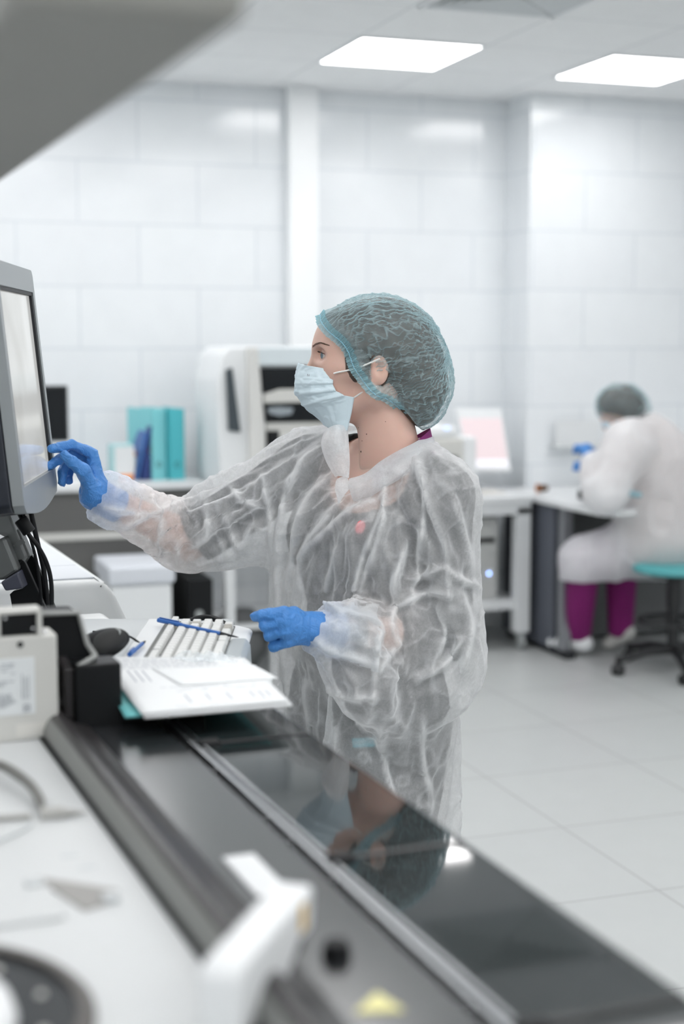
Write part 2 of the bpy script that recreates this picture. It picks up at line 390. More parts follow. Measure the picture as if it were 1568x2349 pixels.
bm = new(); add_lathe(bm, [(.0001, .004), (.0035, .0035), (.005, 0)], (.342, 1.945, 1.100), 14); mobj('screw', bm, M_chrome, mb, True)
bm = new(); add_lathe(bm, [(.0001, -.0006), (.004, -.0006), (.0042, 0)], (.3078, 1.9296, 1.0895), 18, 'Y'); mobj('screw_hole', bm, M_black, mb, True)
lb = new(); add_box(lb, (.20, 1.9292, .996), (.3255, 1.9302, 1.072), .0003, 1); lab = mobj('rating_label', lb, mat('label_white', (.74, .77, .78), .5), mb)
bm = new(); rr = random.Random(3)
for z in (1.064, 1.0605, 1.055, 1.0515, 1.041, 1.038, 1.0355, 1.0235, 1.0205, 1.018, 1.0155, 1.013, 1.0105, 1.008):
    x = .205
    while x < .300:
        L = rr.uniform(.003, .011)
        if x + L < .301 and rr.random() < .82: add_box(bm, (x, 1.9287, z), (x + L, 1.9294, z + .0011))
        x += L + .0015
for xx in (.3085, .3125, .3165):
    z = 1.017
    while z < 1.046:
        L = rr.uniform(.003, .008); add_box(bm, (xx, 1.9287, z), (xx + .001, 1.9294, z + L)); z += L + .0012
for lo, hi in (((.310, 1.000), (.3115, 1.009)), ((.317, 1.000), (.3185, 1.009)), ((.310, 1.000), (.3185, 1.0013)), ((.310, 1.0077), (.3185, 1.009)), ((.313, 1.003), (.3155, 1.006))):
    add_box(bm, (lo[0], 1.9287, lo[1]), (hi[0], 1.9294, hi[1]))
mobj('printing', bm, M_ink, lab)['kind'] = 'stuff'
bm = new(); add_box(bm, (.300, 1.9296, .9665), (.348, 1.9302, .983), .0002, 1); mobj('blank_sticker', bm, mat('pale_sticker', (.70, .69, .65), .6, var=0), mb)
done(mb)

# ---------------------------------------------------------------- dark reader housing beside it
rd = mthing('reader_housing', 'dark grey and black reader housing with a hooded opening beside the beige box', 'equipment housing', (.42, 2.04, DZ))
bm = new(); add_prism(bm, [(.386, 1.965, DZ), (.386, 1.965, 1.047), (.386, 2.02, 1.047), (.386, 2.14, 1.000), (.386, 2.14, DZ)], (.064, 0, 0), .003, 2)
mobj('case', bm, M_black, rd)
bm = new(); add_prism(bm, [(.372, 1.972, DZ + .012), (.372, 1.972, 1.042), (.372, 2.02, 1.052), (.372, 2.14, 1.052), (.372, 2.14, DZ + .004)], (.013, 0, 0), .002, 2)
mobj('side_panel', bm, M_lip, rd)
bm = new(); add_box(bm, (.438, 1.968, DZ), (.57, 2.16, .984), .004, 2); mobj('shelf', bm, M_black, rd)
# hood: flared dark funnel with a grey rim
rim = [(.345, 2.010, 1.114), (.401, 2.010, 1.112), (.4115, 2.006, 1.068), (.421, 1.998, 1.052)]
bm = new(); add_tube(bm, [Vector(p) for p in rim], .0038, 8); add_tube(bm, [Vector(rim[-1]), Vector((.391, 1.972, 1.044))], .004, 8); mobj('hood_rim', bm, mat('rim_grey', (.30, .31, .30), .4), rd, True)
bm = new(); add_prism(bm, [(.340, 2.016, .99), (.340, 2.016, 1.113), (.401, 2.016, 1.111), (.4115, 2.016, 1.067), (.421, 2.016, 1.050), (.421, 2.016, .99)], (0, .06, 0), .001, 1); mobj('hood_back', bm, M_black, rd)
done(rd)

# ---------------------------------------------------------------- keyboard shelf, keyboard
KZ = .958
def vthing(name, label, cat, base, group=None):
    t = thing(name, label, cat, rotz(base, VIEW_ROT), VIEW_ROT, group); t['_b'] = tuple(base); return t
ks = vthing('keyboard_shelf', 'light grey keyboard shelf with a raised armrest edge fixed to the analyzer', 'shelf', (-.30, 2.5, .925))
bm = new(); add_box(bm, (-.56, 2.26, .926), (-.205, 2.80, KZ), .004, 2); mobj('tray', bm, M_lgrey, ks)
bm = new(); add_prism(bm, [(-.206, 2.30, .930), (-.206, 2.30, .962), (-.188, 2.30, .976), (-.166, 2.30, .976), (-.158, 2.30, .966), (-.156, 2.30, .930)], (0, .22, 0), .003, 2); mobj('armrest', bm, mat('armrest_grey', (.40, .44, .46), .4), ks, True)
bm = new()
for lo, hi in (((-.160, 2.245, .934), (-.150, 2.345, .950)), ((-.122, 2.245, .934), (-.112, 2.345, .950)), ((-.150, 2.325, .934), (-.122, 2.345, .950)), ((-.150, 2.245, .934), (-.122, 2.270, .950))): add_box(bm, lo, hi, .002, 1)
mobj('pull_handle', bm, M_lgrey, ks)
bm = new(); add_box(bm, (-.152, 2.26, .925), (-.12, 2.33, .937), .001, 1); mobj('handle_recess', bm, M_black, ks)
done(ks)
KO = Vector((-.881, .03, 0))     # keyboard axes run along the camera heading
kb = vthing('keyboard', 'white computer keyboard with raised keys lying beyond the papers', 'keyboard', Vector((.625, 2.43, KZ)) + KO); kb['_b'] = (.625, 2.43, KZ)
M_key = mat('key_white', (.72, .73, .72), .45); M_kb = mat('keyboard_shell', (.78, .80, .81), .4); M_keyd = mat('key_grey', (.42, .41, .37), .45)
bm = new(); add_prism(bm, [(.528, 2.20, KZ), (.528, 2.20, KZ + .026), (.560, 2.20, KZ + .026), (.690, 2.20, KZ + .014), (.715, 2.20, KZ + .008), (.720, 2.20, KZ)], (0, .43, 0), .004, 2); mobj('shell', bm, M_kb, kb, True)
bm = new(); add_prism(bm, [(.565, 2.215, KZ + .020), (.565, 2.215, KZ + .0272), (.688, 2.215, KZ + .0162), (.688, 2.215, KZ + .008)], (0, .395, 0)); mobj('key_bed', bm, mat('key_bed_grey', (.16, .165, .16), .6), kb)
def key(x, y, wx, wy, m, name='key'):
    zt = KZ + .031 - (x - .560) * .085; b = new()
    r = bmesh.ops.create_cube(b, size=1)
    for v in r['verts']:
        top = v.co.z > 0; s = .78 if top else 1.0
        v.co = Vector((x + v.co.x * wx * s, y + v.co.y * wy * s, (zt + .0065 if top else zt - .010)))
    bmesh.ops.bevel(b, geom=list(b.edges), offset=.0012, segments=1, affect='EDGES')
    return mobj(name, b, m, kb)
rows = [.5700, .5905, .6095, .6285, .6475, .6665, .6855]
kk = 0
for ri, x in enumerate(rows[:6]):
    y = 2.245 + (.004, 0, .005, .008, .013, 0)[ri]
    while y < 2.595:
        wy = .0178
        if ri == 5 and 2.33 < y < 2.36: wy = .095
        elif ri >= 3 and y < 2.262: wy = .026
        if ri == 0 and (2.30 < y < 2.312 or 2.39 < y < 2.40): y += .01
        if kk < 100 and not (ri == 1 and y > 2.585):
            m = M_keyd if (ri in (0, 5) and 2.52 < y < 2.56) or (ri == 2 and 2.54 < y < 2.565) else M_key
            key(x + .012, y + wy / 2, .0175 if ri else .014, wy, m); kk += 1
        y += wy + .0026
done(kb)
# pens lying on the keyboard
def pen(label, a, b, group=None):
    a, b = Vector(a) + KO, Vector(b) + KO; t = vthing('pen', label, 'pen', a, group); d = (b - a)
    bm = new(); add_tube(bm, [a, a + d * .78], .0034, 12); mobj('barrel', bm, M_blue, t, True)
    bm = new(); add_tube(bm, [a + d * .78, a + d * .97, b], [.0033, .0012, .0005], 10); mobj('tip', bm, M_dark, t, True)
    bm = new(); add_tube(bm, [a - d * .02, a + d * .28], .0041, 12); cp = mobj('cap', bm, M_blue, t, True)
    s = Vector((0, 0, .0050)); bm = new(); add_tube(bm, [a + s, a + d * .25 + s], .0012, 6); mobj('pocket_clip', bm, M_blue, cp, True)
    done(t); return t
pen('blue ballpoint pen lying across the white keyboard keys', (.560, 2.545, KZ + .0385), (.705, 2.455, KZ + .026))
pen('short blue pen lying at the near left corner of the white keyboard', (.545, 2.280, KZ + .034), (.556, 2.385, KZ + .034))
# black cable loop behind the keyboard
bm = new(); add_tube(bm, catmull([(-.300, 2.66, KZ + .005), (-.275, 2.70, KZ + .016), (-.245, 2.70, KZ + .020), (-.215, 2.67, KZ + .014), (-.198, 2.62, KZ + .004)]), .0055, 12)
bmesh.ops.rotate(bm, matrix=Matrix.Rotation(VIEW_ROT, 3, 'Z'), cent=(0, 0, 0), verts=bm.verts)
tag(obj('cable', bm, M_black, None, True), 'glossy black cable arching behind the white keyboard', 'cable')

# ---------------------------------------------------------------- black mouse
ms = mthing('computer_mouse', 'black rounded computer mouse with an oval pad left of the keyboard', 'computer mouse', (.50, 2.33, KZ))
def egg(bm, c, rx, ry, rz, seg=32, zc=0.0):
    r = bmesh.ops.create_uvsphere(bm, u_segments=seg, v_segments=seg // 2, radius=1)
    for v in r['verts']:
        x, y, z = v.co; f = 1 - .18 * x
        v.co = Vector((c[0] + x * rx, c[1] + y * ry * f, c[2] + (z * rz * (1 + .1 * x) if z > 0 else z * rz * .75)))
    return r['verts']
rotm = Matrix.Rotation(R(14), 4, 'Z') @ Matrix.Rotation(R(-14), 4, 'Y')
bm = new(); vs = egg(bm, (0, 0, 0), .058, .036, .027)
bmesh.ops.transform(bm, matrix=Matrix.Translation((.498, 2.345, KZ + .032)) @ rotm, verts=bm.verts); mo = mobj('shell', bm, M_black, ms, True)
bm = new(); vs = egg(bm, (.010, -.016, .006), .037, .024, .0215, 28); bmesh.ops.transform(bm, matrix=Matrix.Translation((.498, 2.345, KZ + .032)) @ rotm, verts=bm.verts)
mobj('oval_pad', bm, mat('rubber_black', (.018, .019, .019), .7, bump=.4, bscale=900), ms, True)
bm = new(); add_tube(bm, [(.030, -.030, .018), (.0335, -.026, .0215), (.034, -.021, .0235), (.032, -.016, .0255)], [.0005, .002, .002, .0005], 8); bmesh.ops.transform(bm, matrix=Matrix.Translation((.498, 2.345, KZ + .032)) @ rotm, verts=bm.verts); mobj('scroll_slot', bm, M_grey, ms, True)
bm = new(); add_tube(bm, catmull([(-.05, 0, 0), (-.075, -.012, -.010), (-.10, -.03, -.012)]), .016, 14); bmesh.ops.transform(bm, matrix=Matrix.Translation((.498, 2.345, KZ + .032)) @ rotm, verts=bm.verts); mobj('neck', bm, M_black, ms, True)
bm = new(); add_tube(bm, catmull([(.568, 2.353, KZ + .018), (.585, 2.362, KZ + .016), (.570, 2.44, KZ + .03), (.545, 2.60, KZ + .01)]), .0018, 8); mobj('lead', bm, M_black, ms, True)
done(ms)

# ---------------------------------------------------------------- papers
def sheet_mesh(name, corners, z, m, t=None, th=.0012, n=14, curl=.0, seed=1, matx=None):
    """sheet through four plan corners (near-left, near-right, far-right, far-left) with a little curl"""
    rr = random.Random(seed); ph = [rr.uniform(0, 6) for _ in range(4)]
    c = [Vector((x, y, 0)) for x, y in corners]; V_, F_ = [], []
    for s in (0, 1):
        for j in range(n + 1):
            for i in range(n + 1):
                u, v = i / n, j / n
                p = c[0].lerp(c[1], u).lerp(c[3].lerp(c[2], u), v)
                h = curl * ((1 - u) ** 3 * .4 + .5 * math.sin(3 * u + ph[0]) * math.sin(2.4 * v + ph[1]) + .5 * v ** 3 * u)
                V_.append((p.x, p.y, z + h + s * th))
    N = (n + 1) * (n + 1)
    for j in range(n):
        for i in range(n):
            a = j * (n + 1) + i; F_.append((a, a + n + 1, a + n + 2, a + 1)); F_.append((N + a, N + a + 1, N + a + n + 2, N + a + n + 1))
    edge = [i for i in range(n + 1)] + [j * (n + 1) + n for j in range(1, n + 1)] + [n * (n + 1) + i for i in range(n - 1, -1, -1)] + [j * (n + 1) for j in range(n - 1, 0, -1)]
    for a, b in zip(edge, edge[1:] + edge[:1]): F_.append((a, b, N + b, N + a))
    V_ = [rotz(v, MACH_ROT) for v in V_]
    return link_mesh(name, V_, F_, m, t, True)
def lines_on(name, corners, z, cells, m, t, h=.0003):
    """printed marks: cells = (u0,v0,u1,v1) in the sheet"""
    c = [Vector((x, y, 0)) for x, y in corners]; bm = new()
    f = lambda u, v: c[0].lerp(c[1], u).lerp(c[3].lerp(c[2], u), v)
    for u0, v0, u1, v1 in cells:
        vs = [bm.verts.new(rotz((*f(u, v).xy, z), MACH_ROT)) for u, v in ((u0, v0), (u1, v0), (u1, v1), (u0, v1))]
        bm.faces.new(vs)
    return obj(name, bm, m, t)
pc = [(.456, 1.878), (.660, 1.874), (.690, 2.165), (.478, 2.254)]
fold = [(.452, 1.890), (.560, 1.884), (.575, 2.15), (.470, 2.238)]
o = sheet_mesh('folder', [(.440, 1.905), (.640, 1.890), (.660, 2.165), (.470, 2.245)], .9845, mat('teal_card', (.16, .52, .53), .6), curl=.0, th=.0025); tag(o, 'teal card folder under the printed papers', 'folder')
o = sheet_mesh('paper_sheet', [(a + .003, b - .004) for a, b in pc], .9885, M_paper, curl=.001, th=.0035, seed=2); tag(o, 'white paper pile lying directly on the teal folder, under the printed form', 'paper')
o = sheet_mesh('paper_sheet', pc, .9945, M_paper, curl=.0, seed=5); tag(o, 'white printed form lying on top of the paper pile', 'paper')
rr = random.Random(11); cells = []
for v in [.93, .90, .87, .84, .81, .78, .75]:
    u = .10
    while u < .75:
        L = rr.uniform(.02, .07); cells.append((u, v, min(u + L, .78), v + .010)); u += L + .012
for u in (.12, .17, .22): cells.append((u, .50, u + .012, .72))
for k, u in enumerate((.36, .50, .64, .80, .86, .91)):
    cells.append((u, .10 + .02 * (k % 2), u + .014, .24))
for v in (.06, .30, .34, .38):
    u = .25
    while u < .92:
        L = rr.uniform(.03, .09)
        if rr.random() < .7: cells.append((u, v, min(u + L, .95), v + .008))
        u += L + .02
lines_on('printing', pc, .99585, cells, mat('pale_ink', (.40, .42, .46), .8, var=0), o)['kind'] = 'stuff'
top = [(.545, 2.010), (.690, 2.005), (.685, 2.105), (.535, 2.135)]
o2 = sheet_mesh('paper_slip', top, .9965, M_paper, th=.0006, seed=8); tag(o2, 'small blank white paper slip on top of the printed form', 'paper')
# crumpled clear plastic sleeve behind the papers
M_clear = bpy.data.materials.new('clear_plastic_film'); M_clear.use_nodes = True; nt = M_clear.node_tree; b = nt.nodes['Principled BSDF']
b.inputs['Base Color'].default_value = (.85, .9, .93, 1); b.inputs['Roughness'].default_value = .15; b.inputs['Alpha'].default_value = .35
rr = random.Random(5); n = 22; V_, F_ = [], []
for j in range(n + 1):
    for i in range(n + 1):
        u, v = i / n, j / n; x = .565 + .13 * u; y = 2.165 + .075 * v
        z = .985 + .012 * math.sin(math.pi * u) + rr.uniform(-.004, .004) + .004 * math.sin(17 * u + 9 * v)
        V_.append(rotz((x, y - .04 * u, z), MACH_ROT))
for j in range(n):
    for i in range(n): a = j * (n + 1) + i; F_.append((a, a + 1, a + n + 2, a + n + 1))
o = link_mesh('plastic_sleeve', V_, F_, M_clear); tag(o, 'crumpled clear plastic sleeve between the papers and the keyboard', 'plastic sleeve')

# ---------------------------------------------------------------- touch monitor on its arm (camera-heading axes)
def vthing(name, label, cat, base, group=None):
    t = thing(name, label, cat, rotz(base, VIEW_ROT), VIEW_ROT, group); t['_b'] = tuple(base); return t
bl, br_ = at(42, 1118, 2.54), at(112, 1078, 2.92)
br_.z = bl.z
ux = (br_ - bl).normalized(); 
tilt = R(5.5); nrm0 = Vector((ux.y, -ux.x, 0)).normalized()
uy = (Vector((0, 0, 1)) * math.cos(tilt) - nrm0 * math.sin(tilt)).normalized()
mon = vthing('touch_monitor', 'large grey touch monitor on an arm at the left, its screen lit pale', 'monitor', tuple(bl))
qm = frame_mtx(bl, ux, uy)      # x along the screen, y up, z out of the screen
SW = (br_ - bl).length; SH = .345
def mq(name, bm, m, parent=mon, smooth=True):
    bmesh.ops.transform(bm, matrix=qm, verts=bm.verts); return mobj(name, bm, m, parent, smooth)
def rrect(x0, y0, x1, y1, r, n=5):
    out = []
    for cx, cy, a0 in ((x1 - r, y1 - r, 0), (x0 + r, y1 - r, 90), (x0 + r, y0 + r, 180), (x1 - r, y0 + r, 270)):
        for k in range(n + 1): a = R(a0 + 90 * k / n); out.append((cx + r * math.cos(a), cy + r * math.sin(a)))
    return out
outer = rrect(-.022, -.046, SW + .022, SH + .044, .016)
outer = [(x, y - (.018 * math.sin(math.pi * (x + .022) / (SW + .044)) if y < 0 else 0)) for x, y in outer[:12]] + [(-.022 + (SW + .044) * k / 10, -.046 - .018 * math.sin(math.pi * k / 10)) for k in range(1, 10)] + outer[18:] 
outer = rrect(-.022, -.04, SW + .022, SH + .044, .016)
o1 = [p for p in outer[:18]]; bot = [(-.006 + (SW + .012) * k / 10, -.045 - .016 * math.sin(math.pi * k / 10)) for k in range(11)]
outer = o1[:12] + [(-.022, -.03)] + bot + [(SW + .022, -.03)]
M_mon = mat('monitor_shell_grey', (.30, .325, .335), .35, metal=.3, bump=.03)
M_monk = mat('monitor_back_dark', (.020, .024, .034), .35, bump=.1)
# bezel ring: outer outline minus the screen window
inner = rrect(-.001, -.001, SW + .001, SH + .001, .002, 1)
def ring_solid(bm, outer, inner, z0, z1):
    import mathutils
    from mathutils.geometry import delaunay_2d_cdt
    pts = [Vector(p) for p in outer] + [Vector(p) for p in inner]; no, ni = len(outer), len(inner)
    e = [(i, (i + 1) % no) for i in range(no)] + [(no + i, no + (i + 1) % ni) for i in range(ni)]
    vv, ee, ff, *_ = delaunay_2d_cdt(pts, e, [], 1, 1e-6)
    from mathutils.geometry import intersect_point_tri_2d
    def inside(p, poly):
        c = False; j = len(poly) - 1
        for i in range(len(poly)):
            if (poly[i][1] > p[1]) != (poly[j][1] > p[1]) and p[0] < (poly[j][0] - poly[i][0]) * (p[1] - poly[i][1]) / (poly[j][1] - poly[i][1] + 1e-12) + poly[i][0]: c = not c
            j = i
        return c
    A = [bm.verts.new((v[0], v[1], z1)) for v in vv]; 
    for f in ff:
        c = sum((Vector(vv[i]) for i in f), Vector((0, 0))) / len(f)
        if inside(c, outer) and not inside(c, inner):
            bm.faces.new([A[i] for i in f])
    for loop in (outer, inner):
        L = [bm.verts.new((p[0], p[1], z1)) for p in loop]; K = [bm.verts.new((p[0], p[1], z0)) for p in loop]
        for i in range(len(loop)): bm.faces.new((L[i], L[(i + 1) % len(loop)], K[(i + 1) % len(loop)], K[i]))
    bmesh.ops.remove_doubles(bm, verts=list(bm.verts), dist=1e-6)
bm = new(); ring_solid(bm, outer, inner, -.010, .010); mq('bezel', bm, M_mon, smooth=False)
bm = new(); add_prism(bm, [(x, y, -.010) for x, y in outer], (0, 0, -.045), .006, 3); mq('back_shell', bm, M_monk)
bm = new()
for lo, hi in (((-.001, 0, 0), (.010, SH, .0085)), ((SW - .012, 0, 0), (SW + .001, SH, .0085)), ((0, SH - .006, 0), (SW, SH + .001, .0085))): add_box(bm, lo, hi)
mq('inner_frame', bm, M_dark, smooth=False)
M_screen = bpy.data.materials.new('lit_screen'); M_screen.use_nodes = True; nt = M_screen.node_tree; b = nt.nodes['Principled BSDF']
b.inputs['Base Color'].default_value = (.10, .10, .10, 1); b.inputs['Roughness'].default_value = .12; b.inputs['Emission Strength'].default_value = .50
tc = nt.nodes.new('ShaderNodeTexCoord'); nz = nt.nodes.new('ShaderNodeTexNoise'); nz.inputs['Scale'].default_value = 5
cr = nt.nodes.new('ShaderNodeValToRGB'); cr.color_ramp.elements[0].color = (.60, .60, .56, 1); cr.color_ramp.elements[1].color = (.86, .87, .85, 1); cr.color_ramp.elements[0].position = .35; cr.color_ramp.elements[1].position = .62
nt.links.new(tc.outputs['Object'], nz.inputs['Vector']); nt.links.new(nz.outputs['Fac'], cr.inputs[0]); nt.links.new(cr.outputs[0], b.inputs['Emission Color'])
bm = new(); add_box(bm, (0, 0, -.002), (SW, SH, .003)); mq('screen', bm, M_screen, smooth=False)
done(mon)
# monitor arm that carries the touch monitor
marm = vthing('monitor_arm', 'dark grey monitor arm and black bracket under the touch monitor', 'monitor arm', tuple(at(75, 1440, 2.76)))
D = 2.76
def strip(name, pts, th, m, bev=.003, off=0.0):
    bm = new(); add_prism(bm, [at(x, y, D + off) for x, y in pts], (0, th, 0), bev, 2); return mobj(name, bm, m, marm)
M_arm = mat('arm_grey', (.15, .16, .16), .35, metal=.4)
strip('upper_arm', [(-60, 1140), (5, 1140), (62, 1278), (48, 1300), (-30, 1330)], .06, M_arm, .004)
p = strip('sleeve', [(-40, 1238), (10, 1232), (42, 1310), (8, 1332), (-30, 1330)], .05, M_arm, .006, -.03)
strip('sleeve_collar', [(-40, 1226), (2, 1226), (13, 1231), (-5, 1240), (-40, 1240)], .05, M_chrome, .001, -.034)
strip('track', [(37, 1214), (44, 1216), (70, 1276), (62, 1278)], .03, M_arm, .001, .01)
strip('bracket', [(36, 1284), (50, 1282), (58, 1292), (106, 1398), (110, 1470), (60, 1470), (22, 1364), (30, 1356), (52, 1350), (40, 1310)], .012, M_black, .001, .0)
strip('bracket_rear', [(57, 1275), (70, 1272), (80, 1282), (126, 1395), (128, 1470), (80, 1470)], .012, M_black, .001, .05)
strip('joint_block', [(1, 1336), (40, 1312), (54, 1350), (12, 1356)], .05, mat('joint_blue_grey', (.055, .06, .085), .4), .003, -.04)
strip('foot_block', [(22, 1362), (60, 1356), (70, 1470), (40, 1470)], .06, M_black, .002, .005)
a_, b_, c_ = at(44, 1246, D - .0015), at(56, 1240, D - .0015), at(41, 1236, D - .0015)
bm = new(); add_box(bm, (-.011, -.0045, -.0006), (.011, .0045, .0003), .0002, 1); bmesh.ops.transform(bm, matrix=frame_mtx(a_, b_ - a_, c_ - a_), verts=bm.verts); mobj('name_plate', bm, M_arm, marm)
text_mesh('maker_plate', 'ERGOTRON', .0042, M_paper, marm, Matrix.Translation(-Vector(marm['_b'])) @ frame_mtx(a_, b_ - a_, c_ - a_), .0002)
done(marm)
for k, (pts, r_, lb) in enumerate((
        ([(28, 1146, 2.72), (38, 1165, 2.71), (50, 1190, 2.70), (66, 1226, 2.70), (88, 1255, 2.70), (108, 1295, 2.71), (118, 1345, 2.72), (118, 1430, 2.74)], .0042, 'thick grey-black monitor cable, nearest one curving out to the right'),
        ([(50, 1146, 2.75), (55, 1185, 2.73), (70, 1235, 2.74), (84, 1290, 2.75), (92, 1350, 2.75), (98, 1430, 2.76)], .0030, 'thin black monitor cable, left of the bundle'),
        ([(63, 1140, 2.80), (74, 1190, 2.79), (86, 1245, 2.79), (99, 1300, 2.80), (106, 1360, 2.80), (108, 1430, 2.80)], .0048, 'black monitor cable, rightmost where the bundle leaves the monitor'))):
    bm = new(); add_tube(bm, catmull([at(*q) for q in pts], 7), r_, 10)
    bmesh.ops.rotate(bm, matrix=Matrix.Rotation(VIEW_ROT, 3, 'Z'), cent=(0, 0, 0), verts=bm.verts)
    tag(obj('monitor_cable', bm, M_black, None, True), lb, 'cable', 'cables hanging from the touch monitor')
a_, b_ = at(46, 1190, 2.695), at(68, 1222, 2.695); bm = new(); q_ = (b_ - a_) * .06
add_tube(bm, [a_, a_ + q_, b_ - q_, b_], [.0105, .0125, .0125, .0105], 20)
bmesh.ops.rotate(bm, matrix=Matrix.Rotation(VIEW_ROT, 3, 'Z'), cent=(0, 0, 0), verts=bm.verts)
tag(obj('cable_ferrite', bm, M_black, None, True), 'black cylindrical ferrite bead around the monitor cable', 'cable bead')

# ---------------------------------------------------------------- white machine body behind the monitor arm
wm = mthing('white_machine', 'white machine housing with a sloping rounded end behind the monitor arm', 'laboratory machine', (.3, 3.5, 0))
prof = [(-.5, 0), (-.5, .985), (.655, .985), (.672, .978), (.690, .955), (.715, .90), (.733, .86), (.752, .78), (.76, .70), (.76, 0)]
bm = new(); add_prism(bm, [(x, 3.06, z) for x, z in prof], (0, 1.35, 0), .018, 4); mobj('housing', bm, M_body, wm, True)
bm = new(); add_box(bm, (-.45, 3.095, .985), (.652, 3.28, .9885), .001); mobj('top_panel', bm, mat('panel_lavender_grey', (.64, .67, .71), .45), wm)
bm = new(); add_box(bm, (-.45, 3.284, .985), (.652, 4.36, .9885), .001); mobj('rear_top_panel', bm, mat('panel_lavender_grey', (.64, .67, .71), .45), wm)
done(wm)
# ================================================================ the far side of the room (room axes)
def rt(name, label, cat, base, group=None, rz=0):
    t = thing(name, label, cat, base, rz, group); t['_b'] = tuple(base) if rz == 0 else (0, 0, 0); return t
def room_at(px, py, Y):
    """point on the plane y = Y of the room seen at a pixel"""
    a = v2w(at(px, py, 1.0)) - Vector((0, 0, EYE)); return Vector((0, 0, EYE)) + a * (Y / a.y)
M_table = mat('table_white', (.74, .76, .77), .35)
M_tleg = mat('table_frame_white', (.70, .72, .73), .4)
M_panel = mat('dark_grey_panel', (.105, .11, .112), .6)
M_storage = mat('grey_storage_panel', (.13, .13, .125), .6)  # even dark grey of the bench cabinet

# --- left back bench
t = rt('wall_bench', 'white bench with grey front panels against the back wall, behind the gloved hand', 'bench', (.9, 6.9, 0))
bm = new(); add_box(bm, (-1.2, 6.55, .83), (1.60, 7.14, .862), .004); mobj('worktop', bm, M_table, t)
bm = new(); add_box(bm, (-1.2, 6.60, .07), (1.56, 7.12, .83), .004); mobj('cabinet', bm, M_storage, t)
bm = new(); add_box(bm, (-1.2, 6.585, .61), (1.56, 6.60, .645), .003); mobj('rail', bm, M_offwhite, t)
bm = new(); add_box(bm, (-1.2, 6.57, .0), (1.5, 6.6, .07)); mobj('plinth', bm, M_dark, t)
done(t)
# black flat monitor seen from behind the touch monitor
a = room_at(104, 885, 6.75); b = room_at(158, 1012, 6.75)
t = rt('computer_monitor', 'black screened monitor standing on the back bench behind the touch monitor', 'monitor', (b.x - .2, 6.80, .862))
bm = new(); add_box(bm, (b.x - .42, 6.75, b.z + .0), (b.x, 6.79, a.z), .006); mobj('housing', bm, M_dark, t)
bm = new(); add_box(bm, (b.x - .41, 6.746, b.z + .01), (b.x - .012, 6.751, a.z - .01)); mobj('screen', bm, M_gloss, t)
bm = new(); add_box(bm, (b.x - .24, 6.79, .87), (b.x - .18, 6.81, b.z + .1), .003); add_box(bm, (b.x - .32, 6.72, .862), (b.x - .10, 6.90, .872), .003); mobj('stand', bm, M_dark, t)
done(t)
# teal lever-arch files
def arch_file(x, y, wd, h, dp, rz, label, m, lean=0):
    t = thing('lever_arch_file', label, 'file folder', (x, y, .862), rz); t['_b'] = (0, 0, 0)
    t.rotation_euler.y = lean
    bm = new(); add_box(bm, (0, 0, 0), (.004, dp, h), .001); add_box(bm, (wd - .004, 0, 0), (wd, dp, h), .001); add_box(bm, (0, 0, 0), (wd, .004, h), .001); mobj('cover', bm, m, t)
    bm = new(); add_box(bm, (.006, .008, .004), (wd - .008, dp - .012, h - .012)); mobj('pages', bm, M_paper, t)
    bm = new(); add_lathe(bm, [(.009, -.001), (.012, -.001), (.0125, .001)], (wd / 2, -.001, .07), 18, 'Y'); mobj('finger_ring', bm, M_dark, t)
    done(t); return t
a = room_at(386, 1085, 6.72)
arch_file(a.x - .005, 6.66, .072, .325, .28, R(8), 'teal lever arch file, right of the pair beside the white analyzer', M_teal)
arch_file(a.x - .085, 6.68, .072, .325, .28, R(12), 'pale teal lever arch file standing left of the darker teal file', mat('pale_teal', (.22, .62, .66), .5))
# leaning blue booklets
for k, (dx, le, hh) in enumerate(((-.135, .16, .25), (-.165, .22, .23))):
    t = thing('booklet', ('dark blue booklet leaning against the teal files', 'lighter blue booklet, leftmost one leaning by the teal files')[k], 'booklet', (a.x + dx, 6.68, .863), 0); t['_b'] = (0, 0, 0); t.rotation_euler.y = le
    bm = new(); add_box(bm, (0, 0, 0), (.014, .20, hh), .001); mobj('cover', bm, (mat('navy', (.02, .05, .22), .5), mat('mid_blue', (.05, .15, .42), .5))[k], t)
    bm = new(); add_box(bm, (.003, .004, .003), (.011, .197, hh + .001)); mobj('pages', bm, M_paper, t); done(t)
# bottles
def bottle(x, y, r, h, body, cap, label, z0=.862, name='bottle'):
    t = thing(name, label, 'bottle', (x, y, z0)); t['_b'] = (0, 0, 0)
    bm = new(); add_lathe(bm, [(.0001, 0), (r * .95, 0), (r, .004), (r, h * .68), (r * .8, h * .76), (r * .42, h * .82), (r * .42, h * .86), (.0001, h * .86)], (0, 0, 0), 20); mobj('body', bm, body, t, True)
    bm = new(); add_lathe(bm, [(r * .5, h * .84), (r * .52, h), (.0001, h)], (0, 0, 0), 16); mobj('cap', bm, cap, t, True)
    done(t)
M_navyb = mat('navy_bottle', (.02, .04, .16), .3); M_red = mat('red_cap', (.35, .02, .03), .4); M_pale = mat('pale_bottle', (.55, .66, .70), .4)
x1 = room_at(338, 1080, 6.7).x; x2 = room_at(312, 1080, 6.7).x; x3 = room_at(300, 1080, 6.7).x; x4 = room_at(217, 1080, 6.8).x
bottle(x1, 6.70, .021, .15, M_navyb, M_red, 'dark blue bottle with a red cap beside the leaning booklets')
bottle(x2, 6.74, .016, .13, M_pale, M_orange, 'small pale bottle with an orange cap behind the white kit box')
bottle(x4, 6.80, .016, .10, M_pale, M_red, 'small bottle with a red cap seen behind the raised hand')
